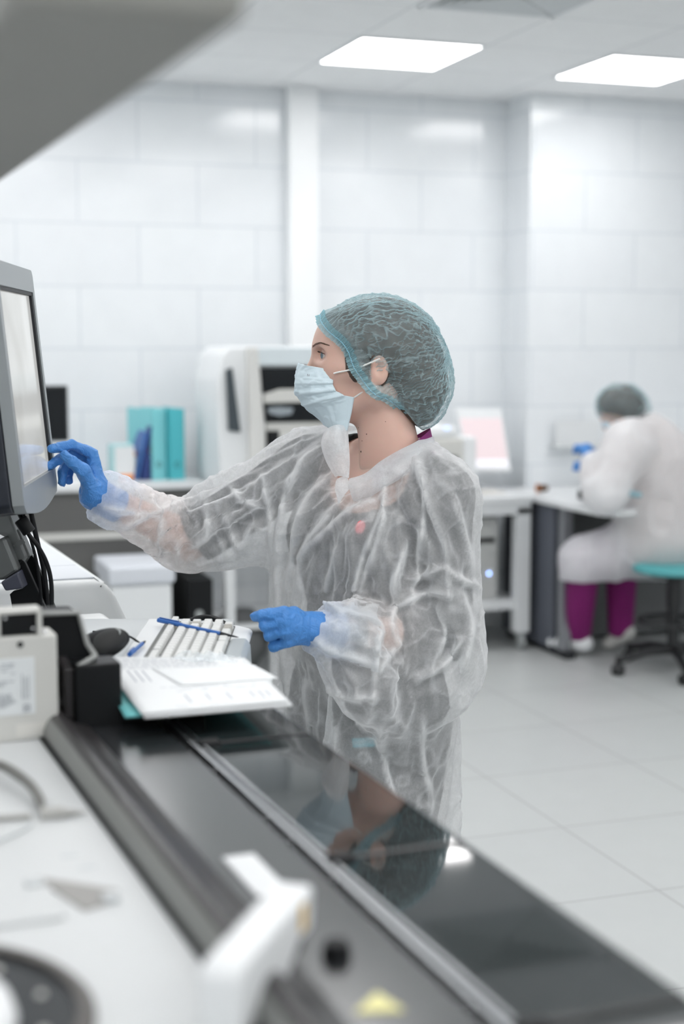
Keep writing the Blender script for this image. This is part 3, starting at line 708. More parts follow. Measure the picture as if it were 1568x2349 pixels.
# kit box with orange label
a = room_at(258, 1078, 6.68); b = room_at(306, 1020, 6.68)
t = rt('kit_box', 'white and pale teal kit box with an orange label on the back bench', 'box', ((a.x + b.x) / 2, 6.74, .862))
bm = new(); add_box(bm, (a.x, 6.68, .862), (b.x, 6.80, b.z), .003); mobj('carton', bm, mat('pale_teal_card', (.42, .66, .68), .6), t)
bm = new(); add_box(bm, (a.x + .012, 6.677, .892), (b.x + .002, 6.682, b.z - .008)); mobj('white_panel', bm, M_paper, t)
bm = new(); add_box(bm, (a.x + .030, 6.675, .868), (b.x - .004, 6.681, .892)); mobj('orange_label', bm, M_orange, t)
done(t)
# white bin under the bench
a = room_at(248, 1290, 6.15); b = room_at(402, 1440, 6.15)
t = rt('storage_bin', 'white plastic bin with a pale lid on the floor under the back bench', 'bin', ((a.x + b.x) / 2, 6.3, 0))
bm = new(); add_box(bm, (a.x + .01, 6.15, 0), (b.x - .01, 6.50, a.z - .10), .02, 3); mobj('bin_body', bm, M_white, t, True)
bm = new(); add_box(bm, (a.x, 6.13, a.z - .10), (b.x, 6.52, a.z - .02), .015, 3); mobj('lid', bm, mat('lid_lavender', (.68, .71, .76), .5), t, True)
done(t)
# tube of cables hanging from the wall behind the bench
bm = new()
a = room_at(487, 985, 7.135); 
for k in range(5):
    pts = [a + Vector((.05 * math.cos(q) * (1 - .1 * k), -.01 * k, .075 * math.sin(q))) for q in [i * 2 * math.pi / 14 for i in range(15)]]
    add_tube(bm, pts, .006, 6)
add_tube(bm, catmull([a + Vector((-.04, 0, .03)), a + Vector((-.06, -.02, -.2)), a + Vector((-.03, -.02, -.36)), a + Vector((-.05, 0, -.6))]), .012, 8)
add_tube(bm, catmull([a + Vector((.04, 0, .02)), a + Vector((.03, -.02, -.2)), a + Vector((.05, -.02, -.36)), a + Vector((.02, 0, -.6))]), .009, 8)
o = obj('cable_coil', bm, mat('cable_grey', (.25, .27, .26), .6), None, True); tag(o, 'coil of grey cable hanging on the tiled wall left of the white analyzer', 'cable')

# --- white bench analyzer
AY = 6.36
def rp(px, py, Y=AY): return room_at(px, py, Y)
L = rp(500, 900).x; Rr = rp(772, 900).x; top = rp(600, 795).z
tbz = .70
t = rt('bench_analyzer', 'tall white bench analyzer with black windows behind the woman', 'laboratory analyzer', ((L + Rr) / 2, AY + .2, tbz))
sx = rp(600, 900).x
bm = new(); add_prism(bm, [(L + .015, AY + .02, tbz), (L + .0, AY + .02, top - .15), (L + .025, AY + .02, top - .04), (L + .06, AY + .02, top), (Rr, AY + .02, top), (Rr, AY + .02, tbz)], (0, .42, 0), .012, 3); mobj('housing', bm, M_white, t, True)
bm = new(); add_prism(bm, [(rp(565, 0).x, AY - .02, tbz + .0), (rp(560, 0).x, AY - .02, top - .002), (rp(585, 0).x, AY - .02, top - .002), (rp(612, 0).x, AY - .02, tbz + .0)], (0, .05, 0), .008, 2); mobj('front_pillar', bm, mat('analyzer_beige_white', (.68, .68, .66), .45), t)
def quad(name, px, m, dy=.0, th=.03, parent=None):
    bm = new(); add_prism(bm, [rp(x, y, AY) + Vector((0, dy, 0)) for x, y in px], (0, th, 0), .002, 1); return mobj(name, bm, m, parent or t)
quad('upper_window', [(595, 843), (700, 843), (760, 843), (760, 895), (660, 893), (603, 903)], M_gloss, .0)
quad('trim_bar', [(603, 905), (640, 893), (760, 893), (760, 920), (603, 925)], M_offwhite, -.012)
w2 = quad('lower_window', [(605, 922), (760, 918), (760, 968), (610, 970)], M_gloss, .0)
quad('handle_slot', [(613, 936), (640, 933), (672, 936), (668, 950), (640, 954), (616, 948)], mat('handle_grey', (.30, .34, .37), .4), -.006, .012, w2)
quad('fascia', [(610, 968), (760, 966), (760, 1110), (610, 1110)], M_offwhite, .004)
quad('sample_port', [(611, 988), (640, 988), (640, 1042), (611, 1042)], M_black, -.003)
quad('side_window', [(519, 849), (533, 843), (552, 992), (525, 988)], mat('side_window_blue_grey', (.045, .06, .07), .2), .0)
quad('top_cover', [(590, 797), (760, 797), (760, 838), (592, 838)], mat('pale_blue_cover', (.66, .73, .76), .35), -.002)
bm = new(); p = rp(656, 1004); add_lathe(bm, [(.0001, -.014), (.012, -.012), (.016, 0)], (p.x, AY, p.z), 16, 'Y'); mobj('button', bm, M_white, t, True)
done(t)
t = rt('lab_table', 'white metal lab table carrying the tall white analyzer', 'table', ((L + Rr) / 2, AY + .2, 0))
bm = new(); add_box(bm, (L - .02, AY - .12, tbz - .035), (Rr + .05, AY + .5, tbz), .004); mobj('table_top', bm, M_table, t)
for x, y in ((L - .0, AY - .10), (rp(600, 0).x, AY - .10), (L, AY + .44), (Rr, AY + .44)):
    bm = new(); add_box(bm, (x, y, .0), (x + .045, y + .045, tbz - .035), .003); mobj('leg', bm, M_tleg, t)
bm = new(); add_box(bm, (L, AY - .09, .22), (Rr, AY + .44, .24), .003); mobj('lower_shelf', bm, M_tleg, t)
done(t)
a = room_at(432, 1330, 6.2); b = room_at(490, 1500, 6.2)
t = rt('computer_tower', 'black computer tower on the floor behind the keyboard', 'computer tower', ((a.x + b.x) / 2, 6.4, 0))
bm = new(); add_box(bm, (a.x, 6.2, 0), (b.x, 6.6, a.z), .006); mobj('case', bm, M_black, t)
bm = new(); p = room_at(457, 1409, 6.2); add_lathe(bm, [(.0001, -.004), (.016, -.003), (.018, 0)], (p.x, 6.2, p.z), 18, 'Y'); mobj('round_badge', bm, M_grey, t, True)
done(t)
# dark bag / bin clutter under the analyzer table
a = room_at(552, 1470, 6.35)
t = rt('waste_bag', 'dark grey waste bag slumped under the analyzer table', 'bag', (a.x, 6.45, 0))
bm = new(); r_ = bmesh.ops.create_uvsphere(bm, u_segments=24, v_segments=14, radius=1)
for v in r_['verts']:
    x, y, z = v.co; n_ = .06 * math.sin(7 * x + 3 * y) + .05 * math.sin(9 * z + 5 * y)
    v.co = Vector((a.x + x * (.15 + n_ * .3), 6.42 + y * .13, .145 + z * (.145 + n_ * .0) * (1 + .25 * x * (z > 0))))
mobj('bag_body', bm, M_panel, t, True); done(t)

# --- right white table on castors with printer, pink screen, computer
TX0, TX1, TY0, TY1 = 2.42, 3.19, 6.42, 7.06
t = rt('castor_table', 'white table on castors against the wall right of the woman', 'table', (2.85, 6.75, 0))
bm = new(); add_box(bm, (TX0, TY0, .725), (TX1, TY1, .755), .004); mobj('table_top', bm, M_table, t)
bm = new(); add_box(bm, (TX0 + .01, TY0 + .01, .665), (TX1 - .01, TY0 + .05, .725), .003); add_box(bm, (TX1 - .05, TY0 + .05, .665), (TX1 - .01, TY1, .725), .003); mobj('apron', bm, M_tleg, t)
for x, y in ((TX1 - .085, TY0 + .01), (TX0 + .01, TY0 + .01), (TX1 - .085, TY1 - .08), (TX0 + .01, TY1 - .08)):
    bm = new(); add_box(bm, (x, y, .085), (x + .075, y + .06, .70), .004); lg = mobj('leg', bm, M_tleg, t)
    bm = new(); add_box(bm, (x + .02, y + .01, .055), (x + .055, y + .05, .087), .003); add_lathe(bm, [(.0001, -.012), (.032, -.012), (.034, -.008), (.034, .008), (.032, .012), (.0001, .012)], (x + .038, y + .02, .034), 20, 'X'); mobj('castor', bm, M_grey, lg, True)
bm = new(); add_box(bm, (TX0 + .02, TY0 + .03, .200), (TX1 - .03, TY1, .245), .003); mobj('lower_shelf', bm, M_tleg, t)
bm = new(); add_box(bm, (TX0 + .02, TY1 - .03, .245), (TX1 - .03, TY1 - .01, .66)); mobj('back_panel', bm, M_panel, t)
done(t)
a = room_at(1142, 1185, 6.5)
t = rt('computer', 'beige desktop computer with a blue power light on the table shelf', 'computer', (a.x - .1, 6.7, .245))
bm = new(); add_box(bm, (a.x - .19, 6.5, .245), (a.x, 6.92, a.z), .006); mobj('case', bm, mat('beige_case', (.46, .47, .46), .5), t)
p = room_at(1113, 1240, 6.49); bm = new(); add_box(bm, (a.x - .15, 6.494, p.z - .012), (a.x - .018, 6.502, p.z + .012), .001); mobj('disc_drive', bm, M_black, t)
p = room_at(1123, 1316, 6.49); bm = new(); add_lathe(bm, [(.0001, -.004), (.005, -.003), (.006, 0)], (p.x, 6.499, p.z), 14, 'Y'); mobj('power_light', bm, mat('blue_led', (.3, .5, 1), .4, var=0, emit=(.32, .50, 1.0), estr=9.0), t, True)
p = room_at(1128, 1272, 6.49); bm = new(); add_box(bm, (p.x - .01, 6.495, p.z - .006), (p.x + .01, 6.502, p.z + .006), .001); mobj('port', bm, M_grey, t)
done(t)
# printer
a = room_at(1092, 1115, 6.52); b = room_at(985, 1003, 6.52)
t = rt('printer', 'off white printer with a dark slot on the castor table behind the shoulder', 'printer', (a.x - .15, 6.7, .755))
bm = new(); add_box(bm, (a.x - .34, 6.53, .755), (a.x - .06, 6.92, b.z - .01), .012, 3); mobj('body', bm, M_offwhite, t)
bm = new(); add_box(bm, (a.x - .065, 6.515, .755), (a.x, 6.93, b.z), .015, 3); mobj('side_cover', bm, M_white, t)
bm = new(); p = room_at(1035, 1052, 6.52); add_box(bm, (p.x - .09, 6.522, p.z - .014), (p.x + .035, 6.535, p.z + .012), .003); mobj('paper_slot', bm, M_black, t)
bm = new(); add_box(bm, (a.x - .30, 6.56, b.z - .01), (a.x - .08, 6.85, b.z + .05), .02, 3); mobj('lid', bm, M_white, t)
bm = new(); p = room_at(1024, 982, 6.56); add_box(bm, (p.x - .012, 6.552, p.z - .008), (p.x + .012, 6.562, p.z + .008), .002); mobj('display', bm, mat('blue_display', (.4, .5, .8), .4, var=0, emit=(.6, .75, 1), estr=1.0), t)
done(t)
# monitor with pink page
t = rt('desk_monitor', 'white framed monitor tilted back with a pale pink page on screen', 'monitor', (3.0, 6.85, .755))
pa, pb, pc_, pd = room_at(1045, 938, 6.86), room_at(1150, 938, 6.86), room_at(1172, 1082, 6.78), room_at(1078, 1082, 6.78)
bm = new(); add_prism(bm, [pa, pb, pc_, pd], (0, .03, 0), .004, 2); mobj('housing', bm, M_white, t)
def lerp4(u, v): return pa.lerp(pb, u).lerp(pd.lerp(pc_, u), v)
M_pink = mat('pink_page', (.3, .26, .27), .4, var=0, emit=(.80, .66, .68), estr=.80); M_pw = mat('white_page', (.3, .3, .3), .4, var=0, emit=(.85, .84, .90), estr=.95)
bm = new(); add_prism(bm, [lerp4(u, v) + Vector((0, -.002, 0)) for u, v in ((.04, .15), (.95, .15), (.95, .80), (.04, .80))], (0, .003, 0)); mobj('screen', bm, M_pink, t)
bm = new(); add_prism(bm, [lerp4(u, v) + Vector((0, -.002, 0)) for u, v in ((.04, .80), (.95, .80), (.95, .93), (.04, .93))], (0, .003, 0)); mobj('taskbar', bm, M_pw, t)
bm = new(); add_box(bm, (2.97, 6.90, .765), (3.02, 6.93, 1.0), .003); add_box(bm, (2.92, 6.84, .755), (3.10, 6.99, .772), .005); mobj('stand', bm, M_lgrey, t)
done(t)
bm = new(); add_box(bm, (2.93, 6.55, .755), (3.10, 6.72, .762), .001)
tag(obj('paper_sheet', bm, mat('cream_paper', (.72, .70, .66), .8)), 'cream paper sheet on the castor table before the pink monitor', 'paper')
a = room_at(1219, 1110, 6.6)
t = rt('specimen_cup', 'small dark brown cup lying on its side at the desk corner', 'cup', (3.30, 6.60, .752))
bm = new(); add_lathe(bm, [(.0001, .05), (.014, .05), (.020, 0), (.017, .001), (.011, .04), (.0001, .042)], (3.29, 6.58, .774), 18, 'X'); mobj('cup_body', bm, mat('amber_brown', (.10, .045, .015), .3), t, True)
bm = new(); add_lathe(bm, [(.020, .0), (.022, -.004), (.019, -.004)], (3.29, 6.58, .774), 18, 'X'); mobj('rim', bm, M_orange, t, True); done(t)

# --- second desk
DX, DY = 3.20, 5.74
t = rt('corner_desk', 'grey topped desk with a curved front edge and dark panels by the seated person', 'desk', (3.7, 6.3, 0))
edge = [(3.20, 6.40), (3.195, 6.05), (3.205, 5.80), (3.25, 5.75), (3.40, 5.78), (3.65, 5.88), (4.0, 5.95), (4.9, 5.98), (4.9, 6.85), (3.20, 6.85)]
bm = new(); add_prism(bm, [(x, y, .722) for x, y in edge], (0, 0, .030), .004, 2); mobj('desk_top', bm, M_table, t)
bm = new(); add_box(bm, (3.225, 6.28, .03), (3.25, 6.83, .722), .003); mobj('side_panel', bm, mat('blue_grey_panel', (.10, .11, .135), .5), t)
bm = new(); add_box(bm, (3.235, 6.20, .02), (3.285, 6.25, .722), .004); mobj('leg', bm, mat('leg_grey', (.30, .31, .33), .4, metal=.5), t)
bm = new(); add_box(bm, (3.25, 6.50, .03), (4.85, 6.52, .722), .002); mobj('modesty_panel', bm, M_panel, t)
bm = new(); add_box(bm, (3.235, 6.15, .0), (3.285, 6.80, .035), .004); mobj('foot_bar', bm, M_dark, t)
done(t)
a = room_at(1293, 1125, 6.15)
t = rt('microscope_base', 'black device base standing on the curved desk before the seated person', 'device', (3.42, 6.15, .752))
bm = new(); add_box(bm, (3.33, 6.05, .752), (3.48, 6.25, .795), .006); mobj('base', bm, M_black, t); 
bm = new(); add_box(bm, (3.35, 6.07, .795), (3.40, 6.13, .80), .002); mobj('button_strip', bm, M_grey, t); done(t)
t = rt('counter_keyboard', 'low grey keypad lying on the curved desk edge', 'keypad', (3.36, 5.90, .752))
bm = new(); add_prism(bm, [(3.30, 5.84, .752), (3.30, 5.84, .762), (3.30, 5.99, .775), (3.30, 5.99, .752)], (.15, 0, 0), .002); mobj('shell', bm, M_lgrey, t)
for i in range(6):
    for j in range(4):
        bm = new(); add_box(bm, (3.31 + i * .022, 5.85 + j * .032, .760 + j * .0028), (3.328 + i * .022, 5.876 + j * .032, .768 + j * .0028), .001, 1); mobj('key', bm, M_grey, t)
done(t)
# sheet holder on the wall over the desk
a = room_at(1260, 965, 6.84); b = room_at(1372, 1025, 6.84)
t = rt('document_tray', 'pale wall tray with papers above the desk left of the seated person', 'tray', ((a.x + b.x) / 2, 6.84, b.z))
bm = new(); add_box(bm, (a.x, 6.76, b.z), (b.x, 6.858, b.z + .012), .002); mobj('ledge', bm, M_lgrey, t)
bm = new(); add_box(bm, (a.x + .02, 6.80, b.z + .012), (b.x - .02, 6.82, a.z), .001); mobj('paper_stack', bm, M_paper, t); done(t)

# --- stool
sx_ = v2w(at(1548, 1285, 6.62)); SXC, SYC = sx_.x, sx_.y
t = thing('lab_stool', 'black swivel stool with a round teal seat at the right edge', 'stool', (SXC, SYC, 0)); t['_b'] = (0, 0, 0)
M_sblk = mat('stool_black', (.012, .013, .014), .4)
sz = .505
bm = new(); add_lathe(bm, [(.0001, sz), (.16, sz), (.185, sz - .008), (.193, sz - .024), (.185, sz - .042), (.0001, sz - .045)], (0, 0, 0), 40); mobj('seat', bm, mat('teal_vinyl', (.10, .42, .44), .35), t, True)
bm = new(); add_lathe(bm, [(.0001, sz - .045), (.12, sz - .046), (.12, sz - .062), (.035, sz - .075), (.035, .30), (.028, .30), (.028, .12), (.04, .11), (.04, .09), (.0001, .08)], (0, 0, 0), 24); mobj('column', bm, M_sblk, t, True)
for k in range(5):
    a = R(34 + 72 * k); bm = new(); d = Vector((math.cos(a), math.sin(a), 0))
    add_tube(bm, [d * .02 + Vector((0, 0, .105)), d * .14 + Vector((0, 0, .10)), d * .27 + Vector((0, 0, .068))], [.024, .020, .015], 8); lg = mobj('base_arm', bm, M_sblk, t, True)
    bm = new(); c_ = d * .275; add_lathe(bm, [(.0001, -.022), (.025, -.022), (.027, -.018), (.027, .018), (.025, .022), (.0001, .022)], (0, 0, 0), 18, 'Y')
    add_box(bm, (-.010, -.010, .0), (.010, .010, .06), .002)
    bmesh.ops.transform(bm, matrix=Matrix.Translation(c_ + Vector((0, 0, .0275))) @ Matrix.Rotation(a + .6, 4, 'Z'), verts=bm.verts); mobj('castor', bm, M_sblk, lg, True)
bm = new(); pts = [Vector((.155 * math.cos(q), .155 * math.sin(q), .235)) for q in [i * 2 * math.pi / 28 for i in range(29)]]; add_tube(bm, pts, .010, 8, False)
for k in range(3): q = R(20 + 120 * k); add_tube(bm, [(0, 0, .235), (.155 * math.cos(q), .155 * math.sin(q), .235)], .007, 8)
mobj('foot_ring', bm, M_sblk, t, True)
done(t)
# ================================================================ sculpting by signed distance fields
def sstep(e0, e1, x): t = np.clip((x - e0) / (e1 - e0), 0, 1); return t * t * (3 - 2 * t)
def smin(a, b, k):
    h = np.clip(.5 + .5 * (b - a) / k, 0, 1); return b * (1 - h) + a * h - k * h * (1 - h)
def smax(a, b, k): return -smin(-a, -b, k)
def d_cap(P, a, b, ra, rb=None):
    rb = ra if rb is None else rb; a = np.array(a, np.float32); b = np.array(b, np.float32); ab = b - a
    t = np.clip(((P - a) @ ab) / max(float(ab @ ab), 1e-9), 0, 1)
    return np.linalg.norm(P - a - t[..., None] * ab, axis=-1) - (ra + (rb - ra) * t)
def d_ell(P, c, r, M=None):
    q = P - np.array(c, np.float32)
    if M is not None: q = q @ np.array(M, np.float32).T
    r = np.array(r, np.float32); k0 = np.linalg.norm(q / r, axis=-1); k1 = np.linalg.norm(q / (r * r), axis=-1)
    return k0 * (k0 - 1) / np.maximum(k1, 1e-6)
def d_loft(P, st, ax, k=.02):
    """stack of elliptic sections st = (z, cx, cy, r_lateral, r_depth); ax = lateral unit vector in plan"""
    st = np.array(sorted(st)); z = P[..., 2]
    f = lambda j: np.interp(z, st[:, 0], st[:, j])
    dx = P[..., 0] - f(1); dy = P[..., 1] - f(2)
    u = dx * ax[0] + dy * ax[1]; v = -dx * ax[1] + dy * ax[0]; ru, rv = f(3), f(4)
    k0 = np.sqrt((u / ru) ** 2 + (v / rv) ** 2); k1 = np.sqrt((u / ru ** 2) ** 2 + (v / rv ** 2) ** 2)
    d = k0 * (k0 - 1) / np.maximum(k1, 1e-6); d = np.where(k0 < .05, -np.minimum(ru, rv), d)
    return smax(d, np.maximum(st[0, 0] - z, z - st[-1, 0]), k)
def surface_nets(fn, lo, hi, h):
    lo = np.array(lo, np.float32); n = np.ceil((np.array(hi) - lo) / h).astype(int) + 1
    g = [lo[i] + h * np.arange(n[i], dtype=np.float32) for i in range(3)]
    F = np.empty(n, np.float32); step = max(1, int(1.5e6 / (n[1] * n[2])))
    for s in range(0, n[0], step):
        P = np.stack(np.meshgrid(g[0][s:s + step], g[1], g[2], indexing='ij'), -1); F[s:s + step] = fn(P)
    S = F < 0; c = S[:-1, :-1, :-1].astype(np.int8)
    tot = np.zeros(np.array(n) - 1, np.int16)
    for i in (0, 1):
        for j in (0, 1):
            for k in (0, 1): tot += S[i:n[0] - 1 + i, j:n[1] - 1 + j, k:n[2] - 1 + k]
    act = (tot > 0) & (tot < 8); idx = np.argwhere(act); vid = -np.ones(act.shape, np.int64); vid[act] = np.arange(len(idx))
    acc = np.zeros((len(idx), 3)); cnt = np.zeros(len(idx)); off = [(i, j, k) for i in (0, 1) for j in (0, 1) for k in (0, 1)]
    for a in off:
        for b in off:
            if sum(b) - sum(a) == 1 and all(y >= x for x, y in zip(a, b)):
                fa = F[tuple((idx + a).T)]; fb = F[tuple((idx + b).T)]; m = (fa < 0) != (fb < 0)
                t = fa / np.where(m, fa - fb, 1); p = np.array(a) + t[:, None] * (np.array(b) - np.array(a)); acc[m] += p[m]; cnt[m] += 1
    V_ = (acc / cnt[:, None] + idx) * h + lo; Q = []
    for ax in range(3):
        sl0 = [slice(None)] * 3; sl1 = [slice(None)] * 3; sl0[ax] = slice(0, -1); sl1[ax] = slice(1, None)
        A, B = S[tuple(sl0)], S[tuple(sl1)]; e = np.argwhere(A != B); o1, o2 = [q for q in range(3) if q != ax]
        ok = (e[:, o1] > 0) & (e[:, o2] > 0) & (e[:, o1] < n[o1] - 1) & (e[:, o2] < n[o2] - 1); e = e[ok]
        def gv(d1, d2): q = e.copy(); q[:, o1] -= d1; q[:, o2] -= d2; return vid[tuple(q.T)]
        q = np.stack([gv(0, 0), gv(1, 0), gv(1, 1), gv(0, 1)], 1); flip = A[tuple(e.T)]
        if ax == 1: flip = ~flip
        q[~flip] = q[~flip][:, ::-1]; Q.append(q)
    Q = np.concatenate(Q); Q = Q[(Q >= 0).all(1)]
    return V_.astype(np.float32), Q
def np_mesh(name, V_, Q, m=None, parent=None, smooth=True, base=None):
    me = bpy.data.meshes.new(name); V_ = np.asarray(V_, np.float32)
    if base is not None: V_ = V_ - np.array(base, np.float32)
    if isinstance(Q, np.ndarray):
        k = Q.shape[1]; me.vertices.add(len(V_)); me.vertices.foreach_set('co', V_.ravel()); me.loops.add(Q.size); me.loops.foreach_set('vertex_index', Q.ravel().astype(np.int32))
        me.polygons.add(len(Q)); me.polygons.foreach_set('loop_start', (np.arange(len(Q)) * k).astype(np.int32)); me.update(calc_edges=True)
    else: me.from_pydata(V_.tolist(), [], Q); me.update()
    me.polygons.foreach_set('use_smooth', [smooth] * len(me.polygons)); me.validate()
    o = bpy.data.objects.new(name, me); COL.objects.link(o)
    if m: me.materials.append(m)
    if parent: o.parent = parent
    return o
def laplace(V_, Q, it=2, lam=.5, fixed=None):
    k = Q.shape[1]; E = np.concatenate([Q[:, [i, (i + 1) % k]] for i in range(k)]); E = np.concatenate([E, E[:, ::-1]])
    n = np.bincount(E[:, 0], minlength=len(V_)).astype(float); n[n == 0] = 1; V_ = V_.astype(float).copy()
    for _ in range(it):
        S_ = np.stack([np.bincount(E[:, 0], weights=V_[E[:, 1], i], minlength=len(V_)) for i in range(3)], 1) / n[:, None]
        d = lam * (S_ - V_)
        if fixed is not None: d[fixed] = 0
        V_ += d
    return V_
def compact(V_, Q):
    u = np.unique(Q); r = -np.ones(len(V_), np.int64); r[u] = np.arange(len(u)); return V_[u], r[Q]
def vnoise(P, scale, seed=0):
    """cheap smooth 3-D value noise in -1..1"""
    p = np.asarray(P, np.float64) * scale + seed * 17.13; i = np.floor(p).astype(np.int64); f = p - i; f = f * f * (3 - 2 * f); out = 0
    def hsh(a, b, c): h = (a * 73856093) ^ (b * 19349663) ^ (c * 83492791) ^ (seed * 2654435761); h = (h ^ (h >> 13)) * 1274126177 & 0x7fffffff; return (h % 65536) / 32768.0 - 1
    for a in (0, 1):
        for b in (0, 1):
            for c in (0, 1):
                w_ = (f[..., 0] if a else 1 - f[..., 0]) * (f[..., 1] if b else 1 - f[..., 1]) * (f[..., 2] if c else 1 - f[..., 2])
                out = out + w_ * hsh(i[..., 0] + a, i[..., 1] + b, i[..., 2] + c)
    return out
def add_attr(o, vals, name='crease'):
    a = o.data.attributes.new(name, 'FLOAT', 'POINT'); a.data.foreach_set('value', np.clip(vals, 0, 1).astype(np.float32))
def proj(V_):
    V_ = np.asarray(V_, float); z = V_[:, 2] - EYE; c, s = math.cos(PITCH), math.sin(PITCH); dep = V_[:, 1] * c - z * s; up = V_[:, 1] * s + z * c
    return 784 + FPX * V_[:, 0] / dep, 1174.5 - FPX * up / dep
def A3(px, py, d): return np.array(at(px, py, d), np.float32)

# ---------------------------------------------------------------- materials for people
M_skin = mat('skin', (.64, .42, .345), .48, var=.07, vscale=24, sss=.35, bump=.12, bscale=900)
def fabric_mat(name, col, alpha, rough=.7, weave=900, wrinkle=.6, wr_scale=14, veil=.25, trans=.5, uv=False, crease=.45):
    m = bpy.data.materials.new(name); m.use_nodes = True; nt = m.node_tree; nt.nodes.clear()
    N, L_ = nt.nodes.new, nt.links.new
    out = N('ShaderNodeOutputMaterial'); tc = N('ShaderNodeTexCoord'); src = tc.outputs['UV' if uv else 'Object']
    n1 = N('ShaderNodeTexNoise'); n1.inputs['Scale'].default_value = wr_scale; n1.inputs['Detail'].default_value = 7; n1.inputs['Roughness'].default_value = .62; n1.inputs['Distortion'].default_value = 1.6
    n2 = N('ShaderNodeTexNoise'); n2.inputs['Scale'].default_value = wr_scale * 9; n2.inputs['Detail'].default_value = 5; n2.inputs['Distortion'].default_value = 2.5
    n3 = N('ShaderNodeTexVoronoi'); n3.inputs['Scale'].default_value = weave
    for n in (n1, n2, n3): L_(src, n.inputs['Vector'])
    # thin open web: coverage varies with the fibre density and grows where the sheet is seen edge-on
    mr = N('ShaderNodeMapRange'); mr.inputs['From Min'].default_value = .36; mr.inputs['From Max'].default_value = .70; mr.inputs['To Min'].default_value = alpha - veil * .5; mr.inputs['To Max'].default_value = alpha + veil
    L_(n1.outputs['Fac'], mr.inputs['Value'])
    mr2 = N('ShaderNodeMapRange'); mr2.inputs['From Min'].default_value = .35; mr2.inputs['From Max'].default_value = .65; mr2.inputs['To Min'].default_value = -.035; mr2.inputs['To Max'].default_value = .045
    L_(n2.outputs['Fac'], mr2.inputs['Value'])
    ad = N('ShaderNodeMath'); ad.operation = 'ADD'; L_(mr.outputs[0], ad.inputs[0]); L_(mr2.outputs[0], ad.inputs[1])
    at_ = N('ShaderNodeAttribute'); at_.attribute_name = 'crease'; mc = N('ShaderNodeMath'); mc.operation = 'MULTIPLY'; mc.inputs[1].default_value = crease; L_(at_.outputs['Fac'], mc.inputs[0])
    adc = N('ShaderNodeMath'); adc.operation = 'ADD'; L_(ad.outputs[0], adc.inputs[0]); L_(mc.outputs[0], adc.inputs[1]); ad = adc
    lw = N('ShaderNodeLayerWeight'); lw.inputs['Blend'].default_value = .5
    mr3 = N('ShaderNodeMapRange'); mr3.inputs['From Min'].default_value = .25; mr3.inputs['To Min'].default_value = 0; mr3.inputs['To Max'].default_value = .55
    L_(lw.outputs['Facing'], mr3.inputs['Value'])
    ad2 = N('ShaderNodeMath'); ad2.operation = 'ADD'; ad2.use_clamp = True; L_(ad.outputs[0], ad2.inputs[0]); L_(mr3.outputs[0], ad2.inputs[1])
    d = N('ShaderNodeBsdfDiffuse'); d.inputs['Color'].default_value = (*col, 1)
    t = N('ShaderNodeBsdfTranslucent'); t.inputs['Color'].default_value = (*col, 1)
    mx = N('ShaderNodeMixShader'); mx.inputs[0].default_value = trans; L_(d.outputs[0], mx.inputs[1]); L_(t.outputs[0], mx.inputs[2])
    gl = N('ShaderNodeBsdfGlossy'); gl.inputs['Roughness'].default_value = .35; gl.inputs['Color'].default_value = (1, 1, 1, 1)
    mg = N('ShaderNodeMixShader'); mg.inputs[0].default_value = .05; L_(mx.outputs[0], mg.inputs[1]); L_(gl.outputs[0], mg.inputs[2])
    tr = N('ShaderNodeBsdfTransparent'); mo = N('ShaderNodeMixShader'); L_(ad2.outputs[0], mo.inputs[0]); L_(tr.outputs[0], mo.inputs[1]); L_(mg.outputs[0], mo.inputs[2])
    L_(mo.outputs[0], out.inputs['Surface'])
    b1 = N('ShaderNodeBump'); b1.inputs['Strength'].default_value = wrinkle; b1.inputs['Distance'].default_value = .010; L_(n1.outputs['Fac'], b1.inputs['Height'])
    b2 = N('ShaderNodeBump'); b2.inputs['Strength'].default_value = wrinkle * .35; b2.inputs['Distance'].default_value = .0016; L_(n2.outputs['Fac'], b2.inputs['Height']); L_(b1.outputs[0], b2.inputs['Normal'])
    for q in (d, t, gl): L_(b2.outputs[0], q.inputs['Normal'])
    return m
M_gown = fabric_mat('white_nonwoven', (.93, .94, .95), .485, wr_scale=9, veil=.13, wrinkle=.18, crease=.6)
M_gown_thick = fabric_mat('white_nonwoven_double', (.86, .89, .91), .78, wr_scale=16, veil=.15, wrinkle=.3)
M_cap = fabric_mat('teal_nonwoven', (.54, .74, .79), .24, wr_scale=16, veil=.10, wrinkle=.22, crease=.62)
M_capb = fabric_mat('teal_nonwoven_gathered', (.42, .72, .80), .60, wr_scale=60, veil=.12, wrinkle=.5)
M_scrub = mat('charcoal_scrub_cotton', (.022, .026, .028), .85, var=.2, vscale=25)
M_purple = mat('purple_cotton', (.16, .012, .11), .85, var=.15, vscale=25)
M_hair = mat('dark_brown_hair', (.060, .038, .027), .5, var=.5, vscale=70)
